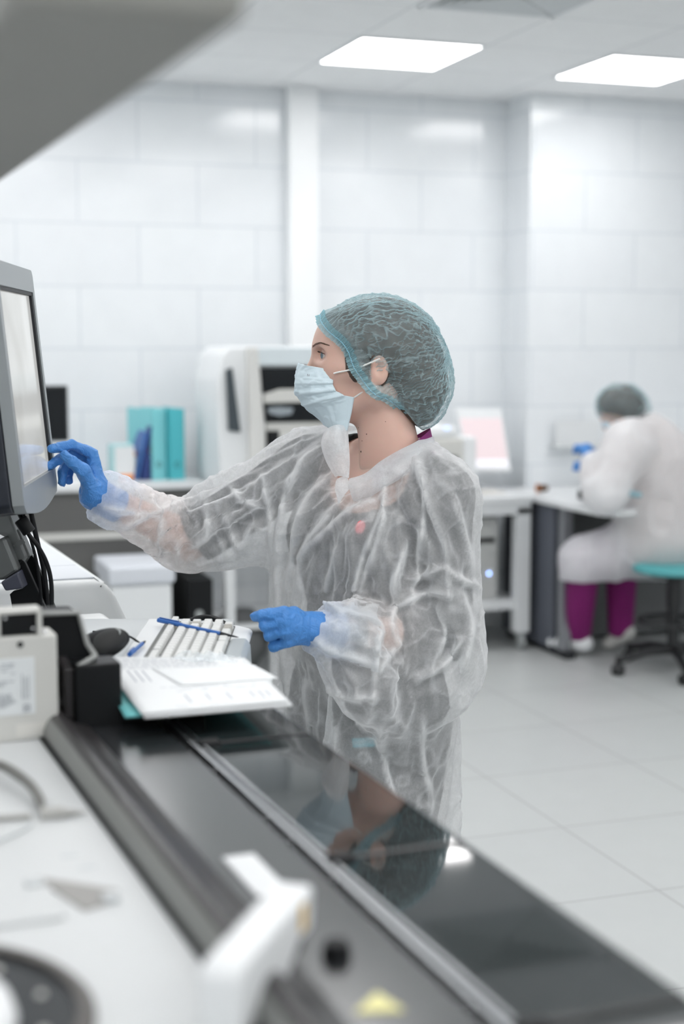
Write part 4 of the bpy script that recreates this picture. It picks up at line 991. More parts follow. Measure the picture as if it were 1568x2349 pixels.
def glove_mat():
    m = mat('blue_nitrile', (.060, .235, .60), .40, var=.10, vscale=22); nt = m.node_tree; b = nt.nodes['Principled BSDF']
    b.inputs['Specular IOR Level'].default_value = .45; b.inputs['Subsurface Weight'].default_value = 0
    tc = nt.nodes.new('ShaderNodeTexCoord'); last = None
    for sc, di, st, de in ((38, 3.0, .9, .004), (120, 2.0, .6, .0012), (700, 0, .25, .0003)):
        n = nt.nodes.new('ShaderNodeTexNoise'); n.inputs['Scale'].default_value = sc; n.inputs['Distortion'].default_value = di; n.inputs['Detail'].default_value = 3
        nt.links.new(tc.outputs['Object'], n.inputs['Vector']); rd_ = nt.nodes.new('ShaderNodeMath'); rd_.operation = 'SUBTRACT'; rd_.inputs[1].default_value = .5
        ab = nt.nodes.new('ShaderNodeMath'); ab.operation = 'ABSOLUTE'; nt.links.new(n.outputs['Fac'], rd_.inputs[0]); nt.links.new(rd_.outputs[0], ab.inputs[0])
        bp = nt.nodes.new('ShaderNodeBump'); bp.invert = True; bp.inputs['Strength'].default_value = st; bp.inputs['Distance'].default_value = de
        nt.links.new(ab.outputs[0], bp.inputs['Height'])
        if last: nt.links.new(last.outputs[0], bp.inputs['Normal'])
        last = bp
    nt.links.new(last.outputs[0], b.inputs['Normal']); return m
M_glove = glove_mat()

# ---------------------------------------------------------------- the standing woman (camera-heading axes; she faces -x)
BASE = (float(at(850, 1174, 2.9).x), 2.92, 0.0)
wom = vthing('person', 'standing woman in a see-through white gown, teal cap, face mask and blue gloves', 'person', BASE)
HS = 1180.0; HO = A3(850, 830, 2.88)
def hp(px, py, l=0.0):
    """head point: profile pixel and offset l to her left (towards the camera)"""
    return HO + np.array([(px - 850) / HS, -l, (830 - py) / HS], np.float32)
def head_sdf(P, neck=True):
    Q = P.copy(); Q[..., 1] = HO[1] - np.abs(P[..., 1] - HO[1])     # mirror onto her left side
    d = d_ell(P, hp(868, 797), (.098, .074, .088))
    d = smin(d, d_ell(P, hp(905, 800), (.080, .072, .082)), .03)
    d = smin(d, d_ell(P, hp(792, 800), (.064, .062, .075)), .03)    # forehead
    d = smin(d, d_ell(P, hp(798, 872), (.062, .056, .080)), .03)    # mid face
    d = smin(d, d_cap(Q, hp(737, 797, .006), hp(752, 796, .036), .011), .014)    # brow
    d = smin(d, d_cap(Q, hp(768, 850, .040), hp(810, 850, .060), .017), .022)    # cheekbone
    d = smin(d, d_cap(Q, hp(770, 880, .020), hp(775, 905, .028), .026), .025)
    d = smin(d, d_cap(P, hp(734, 815), hp(702, 862), .0085, .0110), .012)        # nose
    d = smin(d, d_cap(Q, hp(706, 868, .002), hp(716, 872, .010), .008), .008)
    d = smin(d, d_cap(Q, hp(760, 945, .008), hp(848, 905, .054), .019), .025)    # jaw
    d = smin(d, d_cap(Q, hp(850, 905, .055), hp(858, 860, .062), .016), .02)
    d = smin(d, d_ell(P, hp(758, 942), (.022, .022, .018)), .02)
    d = smin(d, d_cap(Q, hp(735, 900, 0), hp(745, 900, .016), .012), .012)       # mouth
    # eye socket, ball and lids
    d = smax(d, -d_ell(Q, hp(729, 813, .036), (.017, .017, .012)), .012)
    e = np.linalg.norm(Q - hp(751.5, 815, .031), axis=-1)
    lid = e - .0138
    x, y, z = Q[..., 0] - hp(751.5, 815)[0], -(Q[..., 1] - HO[1]) - .031, Q[..., 2] - hp(751.5, 815)[2]
    phi = np.arctan2(y, -x); hh_ = .0062 * np.clip(1 - ((phi - .16) / 1.02) ** 2, -1, 1); zc = .0006 - .0012 * phi
    slit = np.maximum(np.abs(z - zc) - hh_ - .0002, e - .030); slit = np.maximum(slit, -.9 * (1.14 - np.abs(phi - .16)) * .013)
    lid = smax(lid, -slit, .0010)
    d = smax(d, -np.maximum(slit, e - .0170), .001)
    d = smin(d, lid, .0030)
    # ear
    er = d_ell(Q, hp(868, 846, .078), (.017, .007, .029)); er = smax(er, -d_ell(Q, hp(866, 842, .086), (.010, .006, .018)), .004)
    er = smin(er, d_ell(Q, hp(853, 876, .074), (.007, .006, .009)), .006)
    d = smin(d, er, .006)
    if neck:
        n = d_cap(P, hp(868, 900), hp(905, 1075), .054, .058)
        n = smin(n, d_cap(Q, hp(880, 895, .030), hp(838, 1080, .010), .020, .012), .025)     # sternomastoid
        d = smin(d, n, .022)
    return d
# joints
S1, E1, W1 = A3(1012, 1140, 2.79), A3(1020, 1462, 2.80), A3(748, 1446, 2.665)
S2, E2, W2 = A3(712, 1068, 3.03), A3(432, 1238, 3.03), A3(232, 1138, 2.925)
latv = (S1 - S2)[:2]; LAT = latv / np.linalg.norm(latv); FWD = np.array([LAT[1], -LAT[0]])
if FWD[0] > 0: FWD = -FWD
def tor(px, py, d, rl, rd): p = A3(px, py, d); return (float(p[2]), float(p[0]), float(p[1]), rl, rd)
TORSO = [tor(880, 1060, 2.92, .07, .055), tor(872, 1095, 2.92, .13, .075), tor(865, 1140, 2.92, .165, .095), tor(858, 1210, 2.92, .165, .112), tor(850, 1290, 2.925, .150, .112), tor(845, 1400, 2.93, .128, .098), tor(845, 1480, 2.93, .140, .106), tor(845, 1580, 2.94, .168, .122), tor(845, 1650, 2.94, .165, .120), tor(845, 1720, 2.94, .12, .10)]
HIP = A3(845, 1620, 2.94); z0 = .05
def leg_pts(s):
    h = HIP + np.array([LAT[0] * .085 * s, LAT[1] * .085 * s, -.02]); k = np.array([h[0] + .0 - .01, h[1], .46]); a = np.array([h[0] + .02, h[1], .09])
    return h, k, a
def torso_sdf(P, g=0.0, legs=True):
    d = d_loft(P, [(z, x, y, a + g, b + g) for z, x, y, a, b in TORSO], LAT, .03)
    ch = A3(862, 1225, 2.92)
    for s in (-1, 1):
        c = ch + np.array([LAT[0] * .078 * s + FWD[0] * .072, LAT[1] * .078 * s + FWD[1] * .072, 0])
        d = smin(d, d_ell(P, c, (.055 + g, .055 + g, .058 + g)), .05)
    nb = A3(895, 1062, 2.90)
    for s_ in (S1, S2): d = smin(d, d_cap(P, nb, s_ + np.array([0, 0, .005]), .050 + g, .046 + g), .05)
    return d
def arms_sdf(P, g=0.0):
    d = d_cap(P, S1, E1, .047 + g, .038 + g); d = smin(d, d_cap(P, E1, W1, .040 + g, .025 + g), .02)
    d2 = d_cap(P, S2, E2, .047 + g, .038 + g); d2 = smin(d2, d_cap(P, E2, W2, .040 + g, .025 + g), .02)
    return np.minimum(d, d2)
def legs_sdf(P, g=0.0):
    d = None
    for s in (-1, 1):
        h, k, a = leg_pts(s); q = smin(d_cap(P, h, k, .082 + g, .052 + g), d_cap(P, k, a, .054 + g, .034 + g), .02)
        d = q if d is None else smin(d, q, .02)
    return d
def body_sdf(P):
    d = torso_sdf(P); d = smin(d, arms_sdf(P), .03); d = smin(d, legs_sdf(P), .03)
    for s in (-1, 1):
        a = leg_pts(s)[2]; d = smin(d, d_cap(P, a - [0, 0, .055], a + np.array([FWD[0] * .13, FWD[1] * .13, -.060]), .034, .028), .02)
    return d
# far (right) hand reaching to the screen: joint pixels with depth
def fp(x, y, d): return A3(90 + x / 7.4667, 980 + y / 7.4667, d)
RH = dict(w=fp(1010, 1190, 2.925), palm=[fp(900, 470, 2.935), fp(880, 560, 2.955), fp(820, 640, 2.975), fp(770, 740, 2.99)],
    fingers=[[fp(880, 440, 2.93), fp(560, 300, 2.915), fp(350, 345, 2.90), fp(205, 372, 2.885)],
             [fp(860, 540, 2.95), fp(560, 430, 2.935), fp(330, 560, 2.915), fp(135, 680, 2.895)],
             [fp(800, 620, 2.97), fp(500, 560, 2.96), fp(400, 760, 2.95), fp(395, 950, 2.94)],
             [fp(760, 700, 2.985), fp(560, 660, 2.985), fp(495, 800, 2.975), fp(505, 925, 2.965)]],
    thumb=[fp(900, 1040, 2.905), fp(745, 745, 2.885), fp(560, 590, 2.878), fp(430, 480, 2.885)])
def lp(x, y, d): return A3(560 + x / 4.6118, 1360 + y / 4.6118, d)
LH = dict(w=lp(770, 385, 2.66), palm=[lp(430, 215, 2.610), lp(420, 305, 2.600), lp(430, 405, 2.602), lp(450, 510, 2.612)],
    fingers=[[lp(430, 215, 2.605), lp(270, 228, 2.600), lp(175, 240, 2.603), lp(108, 255, 2.61)],
             [lp(420, 305, 2.600), lp(215, 345, 2.603), lp(235, 352, 2.630), lp(320, 345, 2.645)],
             [lp(430, 405, 2.602), lp(258, 448, 2.607), lp(280, 455, 2.635), lp(360, 440, 2.650)],
             [lp(455, 510, 2.612), lp(312, 570, 2.615), lp(340, 565, 2.64), lp(410, 530, 2.652)]],
    thumb=[lp(640, 330, 2.66), lp(520, 230, 2.650), lp(360, 260, 2.645), lp(230, 285, 2.635)])
def hand_sdf(P, H_, g=0.0):
    w_ = H_['w']; d = None
    for i, k in enumerate(H_['palm']):
        c = d_cap(P, w_ + (k - w_) * .12, k, .0195 + g, (.0125, .0125, .012, .011)[i] + g); d = c if d is None else smin(d, c, .012)
    for i, f in enumerate(H_['fingers']):
        r = (.0098, .0100, .0095, .0086)[i] + g; q = None
        for a, b, ra, rb in zip(f[:-1], f[1:], (1.12, 1.0, .93), (1.0, .93, .80)):
            c = d_cap(P, a, b, r * ra, r * rb); q = c if q is None else smin(q, c, .003)
        d = smin(d, q, .0045)
    t = H_['thumb']; q = smin(d_cap(P, t[0], t[1], .0165 + g, .0135 + g), smin(d_cap(P, t[1], t[2], .0128 + g, .0112 + g), d_cap(P, t[2], t[3], .0112 + g, .0092 + g), .003), .006)
    return smin(d, q, .006)
def glove_sdf(P, H_, arm, seed):
    w_ = H_['w']; ax = (arm - w_) / np.linalg.norm(arm - w_); c = w_ + ax * .055
    d = hand_sdf(P, H_); d = smin(d, d_cap(P, w_ - ax * .01, c, .0300, .0335), .012)
    n = vnoise(P, np.array([70., 70., 70.]), seed); n2 = vnoise(P + .012 * n[..., None], 160., seed + 3)
    d = d - .0016 * (1 - np.abs(n) * 2.2) * (np.abs(n) < .45) - .0006 * n2 * 1.0
    return np.maximum(d, (P - w_) @ ax - .050)
def make_glove(H_, arm, seed, label):
    pts = np.array([H_['w']] + H_['palm'] + [q for f in H_['fingers'] for q in f] + H_['thumb'] + [H_['w'] + (arm - H_['w']) / np.linalg.norm(arm - H_['w']) * .06])
    V_, Q = surface_nets(lambda P: glove_sdf(P, H_, arm, seed), pts.min(0) - .035, pts.max(0) + .035, .0016)
    V_ = laplace(V_, Q, 1, .5)
    o = np_mesh('glove', V_, Q, M_glove, wom, base=BASE); o['label'] = label; return o
make_glove(RH, E2, 2, 'blue glove on the hand reaching to the monitor')
make_glove(LH, E1, 5, 'blue glove on the lowered fist')
# body: torso, arms, hands and legs, with the finer head and neck above
V1, Q1 = surface_nets(lambda P: np.minimum(body_sdf(P), 1e3), (-1.05 + .0, 2.5, -.01), (.42, 3.25, 1.32), .008)
neckz = float(hp(880, 1060)[2])
V2, Q2 = surface_nets(head_sdf, HO - np.array([.17, .13, .27], np.float32), HO + np.array([.19, .13, .14], np.float32), .0022)
V2 = laplace(V2, Q2, 1, .4)
parts = [(V1, Q1), (V2, Q2)]
for H_ in (RH, LH):
    pts = np.array([H_['w']] + H_['palm'] + [q for f in H_['fingers'] for q in f] + H_['thumb'])
    parts.append(surface_nets(lambda P: hand_sdf(P, H_, -.0022), pts.min(0) - .03, pts.max(0) + .03, .004))
off = 0; VV, QQ = [], []
for a, b in parts: VV.append(a); QQ.append(b + off); off += len(a)
np_mesh('body', np.concatenate(VV), np.concatenate(QQ), M_skin, wom, base=BASE)
# eyes
M_eye = mat('eye_white', (.72, .70, .68), .15, var=0); M_iris = mat('iris_blue_grey', (.16, .24, .30), .1, var=0); M_pup = mat('pupil', (.004, .004, .004), .08, var=0)
for s in (1, -1):
    c = hp(751.5, 815, .031 * s); bm = new(); bmesh.ops.create_uvsphere(bm, u_segments=32, v_segments=20, radius=.0128)
    bmesh.ops.translate(bm, vec=Vector(c), verts=bm.verts); e = mobj('eye', bm, M_eye, wom, True)
    dirv = Vector((-.93, -.36 * 1, -.03)).normalized() if s == 1 else Vector((-.99, -.1, -.03)).normalized()
    q = dirv.to_track_quat('Z', 'Y').to_matrix().to_4x4(); q.translation = Vector(c)
    bm = new(); add_lathe(bm, [(.0001, .01335), (.003, .0132), (.0058, .0122), (.0061, .0118)], (0, 0, 0), 28); bmesh.ops.transform(bm, matrix=q, verts=bm.verts); mobj('iris', bm, M_iris, e, True)
    bm = new(); add_lathe(bm, [(.0001, .0136), (.0022, .01345), (.0024, .0130)], (0, 0, 0), 20); bmesh.ops.transform(bm, matrix=q, verts=bm.verts); mobj('pupil', bm, M_pup, e, True)
def snap(p, fn, n=(0, -1, 0), off=.0, steps=14):
    """move a point along -n until it meets the surface of fn"""
    p = np.array(p, np.float32); n = np.array(n, np.float32)
    for _ in range(steps): p = p - n * float(fn(p[None])[0] - off)
    return p
# eyebrow and lashes
def hair_tubes(name, roots, m, r=.00035):
    bm = new()
    for pts in roots: add_tube(bm, [Vector(p) for p in pts], [r, r, r * .3][:len(pts)] if len(pts) == 3 else r, 4)
    return mobj(name, bm, m, wom, True)
rg = random.Random(4); st_ = []
for k in range(110):
    u = rg.random(); px = 721 + 34 * u + rg.uniform(-.6, .6); py = 796 - 9.5 * math.sin(min(1, u * 1.25) * 1.9) + 10 * max(0, u - .55) + rg.uniform(-2.6, 2.6) * (1 - .7 * u)
    l = .012 + .036 * u ** .8; n = np.array([-.75 + .5 * u, -.66 - .3 * u, 0.]); n /= np.linalg.norm(n)
    p = snap(hp(px, py, l) + n * .01, head_sdf, n, .0003, 8); q = snap(hp(px + 4.5, py - 1.5 + 3 * u, l + .004) + n * .01, head_sdf, n, .0010, 8)
    st_.append([p, (p + q) / 2 + n * .0005, q])
hair_tubes('eyebrow', st_, mat('brow_brown', (.13, .075, .05), .6, var=0), .00032)
# ---------------------------------------------------------------- clothes: scrub top and trousers
def top_sdf(P):
    d = torso_sdf(P, .012)
    nl = A3(858, 1110, 2.86)
    u1 = np.minimum(d_cap(P, S1, E1, .056, .052), d_cap(P, E1, E1 + (W1 - E1) * .32, .052, .050)); u2 = d_cap(P, S2, S2 + (E2 - S2) * .97, .054, .058)
    d = smin(d, np.minimum(u1, u2), .03)
    d = smax(d, (P - (S2 + (E2 - S2) * .96)) @ ((E2 - S2) / np.linalg.norm(E2 - S2)) - .0 - np.where(P[..., 0] > -.1, 9, 0), .004)
    # neck opening
    d = smax(d, -d_cap(P, A3(852, 1075, 2.86), A3(900, 1040, 2.90), .098, .084), .006)
    d = smax(d, -d_cap(P, A3(835, 1080, 2.80), A3(828, 1150, 2.80), .080, .015), .006)
    n = vnoise(P, np.array([16., 16., 9.]), 3)
    return np.maximum(d - .005 * n, .66 - P[..., 2])
V_, Q = surface_nets(top_sdf, (-.40, 2.55, .64), (.42, 3.30, 1.34), .008)
top_o = np_mesh('scrub_top', laplace(V_, Q, 2), Q, M_scrub, wom, base=BASE); top_o['label'] = 'dark scrub top under the gown'
def trousers_sdf(P):
    d = smin(legs_sdf(P, .022), d_loft(P, [(z, x, y, a + .006, b + .006) for z, x, y, a, b in TORSO if z < .95], LAT, .03), .03)
    return np.maximum(np.maximum(d - .006 * vnoise(P, np.array([14., 14., 6.]), 9), P[..., 2] - .80), .07 - P[..., 2])
V_, Q = surface_nets(trousers_sdf, (-.30, 2.6, .05), (.35, 3.25, .85), .010)
np_mesh('trousers', laplace(V_, Q, 2), Q, M_scrub, wom, base=BASE)
for s in (-1, 1):
    a = leg_pts(s)[2]; f3 = np.array([FWD[0], FWD[1], 0])
    V_, Q = surface_nets(lambda P: np.maximum(smin(d_cap(P, a + [0, 0, -.045], a + f3 * .145 + [0, 0, -.062], .044, .036), d_cap(P, a + [0, 0, -.03], a + [0, 0, .0], .042, .040), .02), -P[..., 2]), a - [.2, .2, .1], a + [.2, .2, .06], .006)
    np_mesh('shoe', V_, Q, M_white, wom, base=BASE)
# purple scrub collar at the nape
bm = new(); ring = []
for k in range(25):
    a = R(-70 + 200 * k / 24); c_ = np.array([hp(905, 1040)[0], 2.895, 0]); rx, ry = .078, .082
    x, y = c_[0] + rx * math.cos(a), c_[1] - ry * math.sin(a); z = float(A3(0, 1022, 2.9)[2]) - .055 * (1 - math.cos(a)) * .9
    ring.append((x, y, z))
lo_ = [bm.verts.new(p) for p in ring]; hi_ = [bm.verts.new((p[0] + .0 - (p[0] - c_[0]) * .10, p[1] - (p[1] - c_[1]) * .10, p[2] + .034)) for p in ring]
ou_ = [bm.verts.new((p[0] + (p[0] - c_[0]) * .08, p[1] + (p[1] - c_[1]) * .08, p[2] - .03)) for p in ring]
for k in range(24): bm.faces.new((lo_[k], lo_[k + 1], hi_[k + 1], hi_[k])); bm.faces.new((ou_[k], ou_[k + 1], lo_[k + 1], lo_[k]))
mobj('scrub_collar', bm, M_purple, wom, True)['label'] = 'purple collar at the nape'

# ---------------------------------------------------------------- the gown: loose shell, then draped by a short cloth simulation
GT = [tor(880, 1045, 2.92, .075, .06), tor(872, 1085, 2.92, .140, .085), tor(868, 1130, 2.92, .178, .118), tor(862, 1220, 2.915, .188, .142), tor(858, 1320, 2.915, .190, .150), tor(855, 1450, 2.915, .192, .155), tor(852, 1600, 2.92, .200, .160), tor(850, 1750, 2.925, .207, .165), tor(846, 1900, 2.93, .212, .170), tor(846, 2010, 2.94, .214, .172)]
def gown_sdf(P):
    d = d_loft(P, GT, LAT, .02)
    nb = A3(895, 1062, 2.90)
    for s_, pz in ((S1, .0), (S2, .0)): d = smin(d, d_cap(P, nb, s_ + np.array([0, 0, .0]), .062, .072), .05)
    e1 = A3(1012, 1480, 2.79); f1 = A3(860, 1495, 2.71); c1 = A3(716, 1443, 2.655)
    n = smin(d_cap(P, S1, e1, .075, .090), smin(d_cap(P, e1, f1, .092, .084), d_cap(P, f1, c1, .086, .036), .05), .05)
    n = smin(n, d_cap(P, A3(1000, 1300, 2.79), A3(1030, 1450, 2.80), .085, .095), .04)
    u2 = A3(560, 1172, 3.03); e2 = A3(455, 1205, 3.03); f2 = A3(345, 1172, 2.985); c2 = A3(222, 1136, 2.92); g2_ = A3(262, 1140, 2.94)
    m = smin(d_cap(P, S2, u2, .078, .092), smin(d_cap(P, u2, e2, .090, .068), smin(d_cap(P, e2, f2, .068, .046), smin(d_cap(P, f2, g2_, .046, .050), d_cap(P, g2_, c2, .050, .036), .02), .03), .03), .04)
    for gpx, gam, tilt_ in ((468, .016, .25), (398, .009, -.5), (330, .010, -.7), (612, .012, .2)):
        g0 = A3(gpx, 1190, 3.0); sx_ = (P[..., 0] - g0[0]) + tilt_ * (P[..., 2] - g0[2]); m = m + gam * np.exp(-(sx_ / .011) ** 2) * sstep(-.10, .06, P[..., 2] - g0[2])
    m = smin(m, d_cap(P, A3(650, 1235, 3.0), A3(560, 1250, 3.02), .05, .04), .05)
    return smin(smin(d, n, .035), m, .045)
GH = .0105
V_, Q = surface_nets(gown_sdf, (-.78, 2.45, .46), (.50, 3.30, 1.36), GH)
V_ = laplace(V_, Q, 2)
cen = V_[Q].mean(1)
keep = cen[:, 2] > .50
ax1 = (A3(850, 1530, 2.71) - A3(716, 1443, 2.655)); ax1 /= np.linalg.norm(ax1); ax2 = (A3(330, 1190, 2.98) - A3(222, 1136, 2.92)); ax2 /= np.linalg.norm(ax2)
C1, C2 = A3(716, 1443, 2.655), A3(222, 1136, 2.92)
keep &= ~(((cen - C1) @ ax1 < -.004) & (np.linalg.norm(cen - C1, axis=1) < .10)); keep &= ~(((cen - C2) @ ax2 < -.004) & (np.linalg.norm(cen - C2, axis=1) < .10))
na = A3(818, 1108, 2.80); nb_ = A3(975, 1012, 2.92); nn = np.array([-(nb_[2] - na[2]), 0, nb_[0] - na[0]]); nn /= np.linalg.norm(nn)
nc_ = A3(872, 1050, 2.885)
keep &= ~(((cen - na) @ nn > 0) & (np.linalg.norm((cen - nc_)[:, :2], axis=1) < .084))
V_, Q = compact(V_, Q[keep])
go = np_mesh('gown_sim', V_, Q, None)
g1 = np.abs(np.linalg.norm(V_ - C1, axis=1)); g2 = np.linalg.norm(V_ - C2, axis=1)
edge_top = ((V_ - na) @ nn > -.020) & (np.linalg.norm((V_ - nc_)[:, :2], axis=1) < .100)
pin = edge_top | (((V_ - C1) @ ax1 < .014) & (g1 < .08)) | (((V_ - C2) @ ax2 < .014) & (g2 < .08))
vg = go.vertex_groups.new(name='pin'); vg.add(np.where(pin)[0].tolist(), 1.0, 'REPLACE')
def col_sdf(P): return np.minimum(np.minimum(torso_sdf(P, .020), arms_sdf(P, .020)), legs_sdf(P, .024))
Vc, Qc = surface_nets(col_sdf, (-.75, 2.5, .30), (.45, 3.3, 1.36), .016)
co = np_mesh('body_collider', Vc, Qc, None); cm = co.modifiers.new('Collision', 'COLLISION'); co.collision.thickness_outer = .004; co.collision.cloth_friction = 25
cl = go.modifiers.new('Cloth', 'CLOTH'); cs = cl.settings
cs.quality = 6; cs.mass = .12; cs.tension_stiffness = 30; cs.compression_stiffness = 30; cs.shear_stiffness = 12; cs.bending_stiffness = .6; cs.air_damping = 3
cs.tension_damping = 8; cs.compression_damping = 8; cs.shear_damping = 8; cs.vertex_group_mass = 'pin'; cs.shrink_min = -.085
cl.collision_settings.use_collision = True; cl.collision_settings.distance_min = .004; cl.collision_settings.use_self_collision = False; cl.collision_settings.collision_quality = 2
SIMF = 32
C.frame_start = 1; C.frame_end = SIMF; cl.point_cache.frame_start = 1; cl.point_cache.frame_end = SIMF
for f in range(1, SIMF + 1):
    C.frame_set(f)
dg = bpy.context.evaluated_depsgraph_get(); ev = go.evaluated_get(dg); me = ev.to_mesh()
G = np.empty(len(me.vertices) * 3, np.float32); me.vertices.foreach_get('co', G); G = G.reshape(-1, 3).copy(); ev.to_mesh_clear()
C.frame_set(1)
bpy.data.objects.remove(go); bpy.data.objects.remove(co)
print('gown verts', len(G), 'moved', float(np.abs(G - V_).max()))
def subdiv(V_, Q):
    """one Catmull-Clark-like smooth split of a quad mesh"""
    bm = new(); vs = [bm.verts.new(v) for v in V_.tolist()]
    for q in Q.tolist():
        try: bm.faces.new([vs[i] for i in q])
        except ValueError: pass
    me = bpy.data.meshes.new('t'); bm.to_mesh(me); bm.free(); o = bpy.data.objects.new('t', me); COL.objects.link(o)
    m = o.modifiers.new('s', 'SUBSURF'); m.levels = 1; m.render_levels = 1
    dg = bpy.context.evaluated_depsgraph_get(); dg.update(); ev = o.evaluated_get(dg); e = ev.to_mesh()
    A = np.empty(len(e.vertices) * 3, np.float32); e.vertices.foreach_get('co', A); L_ = np.empty(len(e.loops), np.int32); e.loops.foreach_get('vertex_index', L_)
    A = A.reshape(-1, 3).copy(); L_ = L_.reshape(-1, 4).astype(np.int64).copy(); ev.to_mesh_clear(); bpy.data.objects.remove(o); bpy.data.meshes.remove(me); return A, L_
G2, Q2_ = subdiv(G, Q)
def vnormals(V_, Q):
    a, b, c, d = (V_[Q[:, i]] for i in range(4)); n = np.cross(c - a, d - b); out = np.zeros_like(V_)
    for i in range(4):
        for k in range(3): out[:, k] += np.bincount(Q[:, i], weights=n[:, k], minlength=len(V_))
    return out / np.maximum(np.linalg.norm(out, axis=1), 1e-9)[:, None]
nrm = vnormals(G2.astype(float), Q2_)
n1 = vnoise(G2, np.array([13., 13., 9.]), 11); wpt = G2 + .03 * n1[:, None]; n2 = vnoise(wpt, 24., 4); n3 = vnoise(wpt, 46., 8)
G2 = G2 + nrm * ((.0030 * np.clip(1 - np.abs(n2) * 4, 0, 1) + .0008 * np.clip(1 - np.abs(n3) * 3, 0, 1))[:, None])
# long soft folds hanging from shoulders, armholes and cuffs
FOLDS = [
 [(950,1052),(966,1099),(999,1198),(1023,1264),(1028,1368)], [(891,1052),(881,1142),(879,1222)], [(879,1190),(853,1283),(815,1377)], [(976,1142),(961,1264),(943,1368)],
 [(1013,1307),(947,1326)], [(1032,1311),(1070,1335),(1103,1349)], [(1028,1373),(990,1359),(933,1378),(900,1401),(896,1434),(910,1477)], [(910,1477),(867,1538)],
 [(707,1385),(778,1394),(867,1429),(867,1472),(860,1538),(844,1658)], [(721,1467),(759,1500),(858,1526)], [(690,1514),(735,1575),(790,1600),(858,1600)], [(778,1156),(720,1220),(683,1278)],
 [(768,1264),(749,1387)], [(664,1094),(640,1198),(634,1330),(638,1500)], [(730,1024),(683,1071),(655,1156),(640,1283)], [(768,1085),(702,1151),(664,1283),(652,1377),(650,1560)],
 [(872,1137),(768,1198),(693,1278),(670,1380)], [(886,1151),(839,1264),(811,1349),(806,1392)], [(471,1151),(475,1226),(428,1260)], [(598,1090),(608,1142),(622,1203),(615,1290)], [(513,1179),(546,1255),(575,1212)],
 [(285,1210),(330,1190),(420,1145)], [(240,1160),(330,1185)], [(400,1240),(412,1300)], [(778,1613),(770,1698),(768,1760)], [(971,1646),(966,1720),(985,1860)], [(870,1670),(880,1760),(900,1850)], [(700,1560),(712,1660),(735,1760)],
 [(1040,1150),(1075,1260),(1085,1330)], [(1060,1380),(1078,1450),(1062,1540)], [(1003,1390),(1015,1450),(985,1540)], [(950,1560),(1010,1530),(1060,1470)], [(930,1240),(905,1330),(905,1385)], [(520,1110),(560,1150),(600,1165)], [(350,1150),(372,1200),(360,1250)]]
gx, gy = proj(G2); nrm = vnormals(G2.astype(float), Q2_)
view = G2 - np.array([0, 0, EYE]); view /= np.linalg.norm(view, axis=1)[:, None]; fr = np.clip(-(nrm * view).sum(1) * 3, 0, 1)
if (nrm * (G2 - np.array([BASE[0], 2.92, 1.0]))).sum(1).mean() < 0: nrm = -nrm; fr = np.clip(-(nrm * view).sum(1) * 3, 0, 1)
# only the layer nearest the viewer carries a drawn fold
cell = {}; key = (np.floor(gx / 14).astype(int), np.floor(gy / 14).astype(int))
for i, (a, b) in enumerate(zip(*key)):
    if G2[i, 1] < cell.get((a, b), 9): cell[(a, b)] = G2[i, 1]
near_ = np.array([G2[i, 1] - min(cell.get((a + da, b + db), 9) for da in (-1, 0, 1) for db in (-1, 0, 1)) for i, (a, b) in enumerate(zip(*key))]) < .05
crs = np.zeros(len(G2)); hgt = np.zeros(len(G2))
jx = gx + 5 * vnoise(G2, 18., 21); jy = gy + 5 * vnoise(G2, 18., 22)
for k, pl in enumerate(FOLDS):
    P_ = np.array([[p.x, p.y] for p in catmull([(x, y, 0) for x, y in pl], 6)]); best = np.full(len(G2), 1e9); tb = np.zeros(len(G2))
    for i in range(len(P_) - 1):
        a, b = P_[i], P_[i + 1]; ab = b - a; t = np.clip(((jx - a[0]) * ab[0] + (jy - a[1]) * ab[1]) / max(ab @ ab, 1e-6), 0, 1)
        dd = np.hypot(jx - a[0] - t * ab[0], jy - a[1] - t * ab[1]); m = dd < best; best[m] = dd[m]; tb[m] = ((i + t) / (len(P_) - 1))[m]
    env = .35 + .65 * np.sin(np.pi * np.clip(tb, .02, .98)) ** .6
    pr = env * (.75 * np.exp(-(best / 4.2) ** 2) + .25 * np.exp(-(best / 11.0) ** 2)); crs = np.maximum(crs, pr); hgt += env * (.0085 * np.exp(-(best / 7.5) ** 2) - .0040 * np.exp(-((best - 19) / 11.) ** 2))
hgt *= fr * near_; crs *= near_
cv = np.clip((np.abs(n2) < .10) * (1 - np.abs(n2) / .10), 0, 1) * .35
G2 = G2 + nrm * hgt[:, None]
gown = np_mesh('gown', G2, Q2_, M_gown, wom, base=BASE); gown['label'] = 'see-through white non-woven gown'; add_attr(gown, np.maximum(crs, cv))

# the folded-back cuff of the near sleeve and the strip where the fronts overlap are double cloth
gown.data.materials.append(M_gown_thick)
fx, fy = gx[Q2_].mean(1), gy[Q2_].mean(1); fn_ = near_[Q2_].all(1); ff = fr[Q2_].mean(1) > .05
cuff = fn_ & ff & (fx > 700) & (fx < 868) & (fy > 1384) & (fy < 1470 + (fx - 700) * .45)
px_ = np.interp(fy, [1150, 1300, 1450, 1700, 1900], [795, 776, 770, 768, 770]); strip_ = fn_ & ff & (np.abs(fx - px_ + 14) < 15) & (fy > 1150) & (G2[Q2_][:, :, 1].mean(1) > 2.70)
gown.data.polygons.foreach_set('material_index', (cuff).astype(np.int32)[:len(gown.data.polygons)])
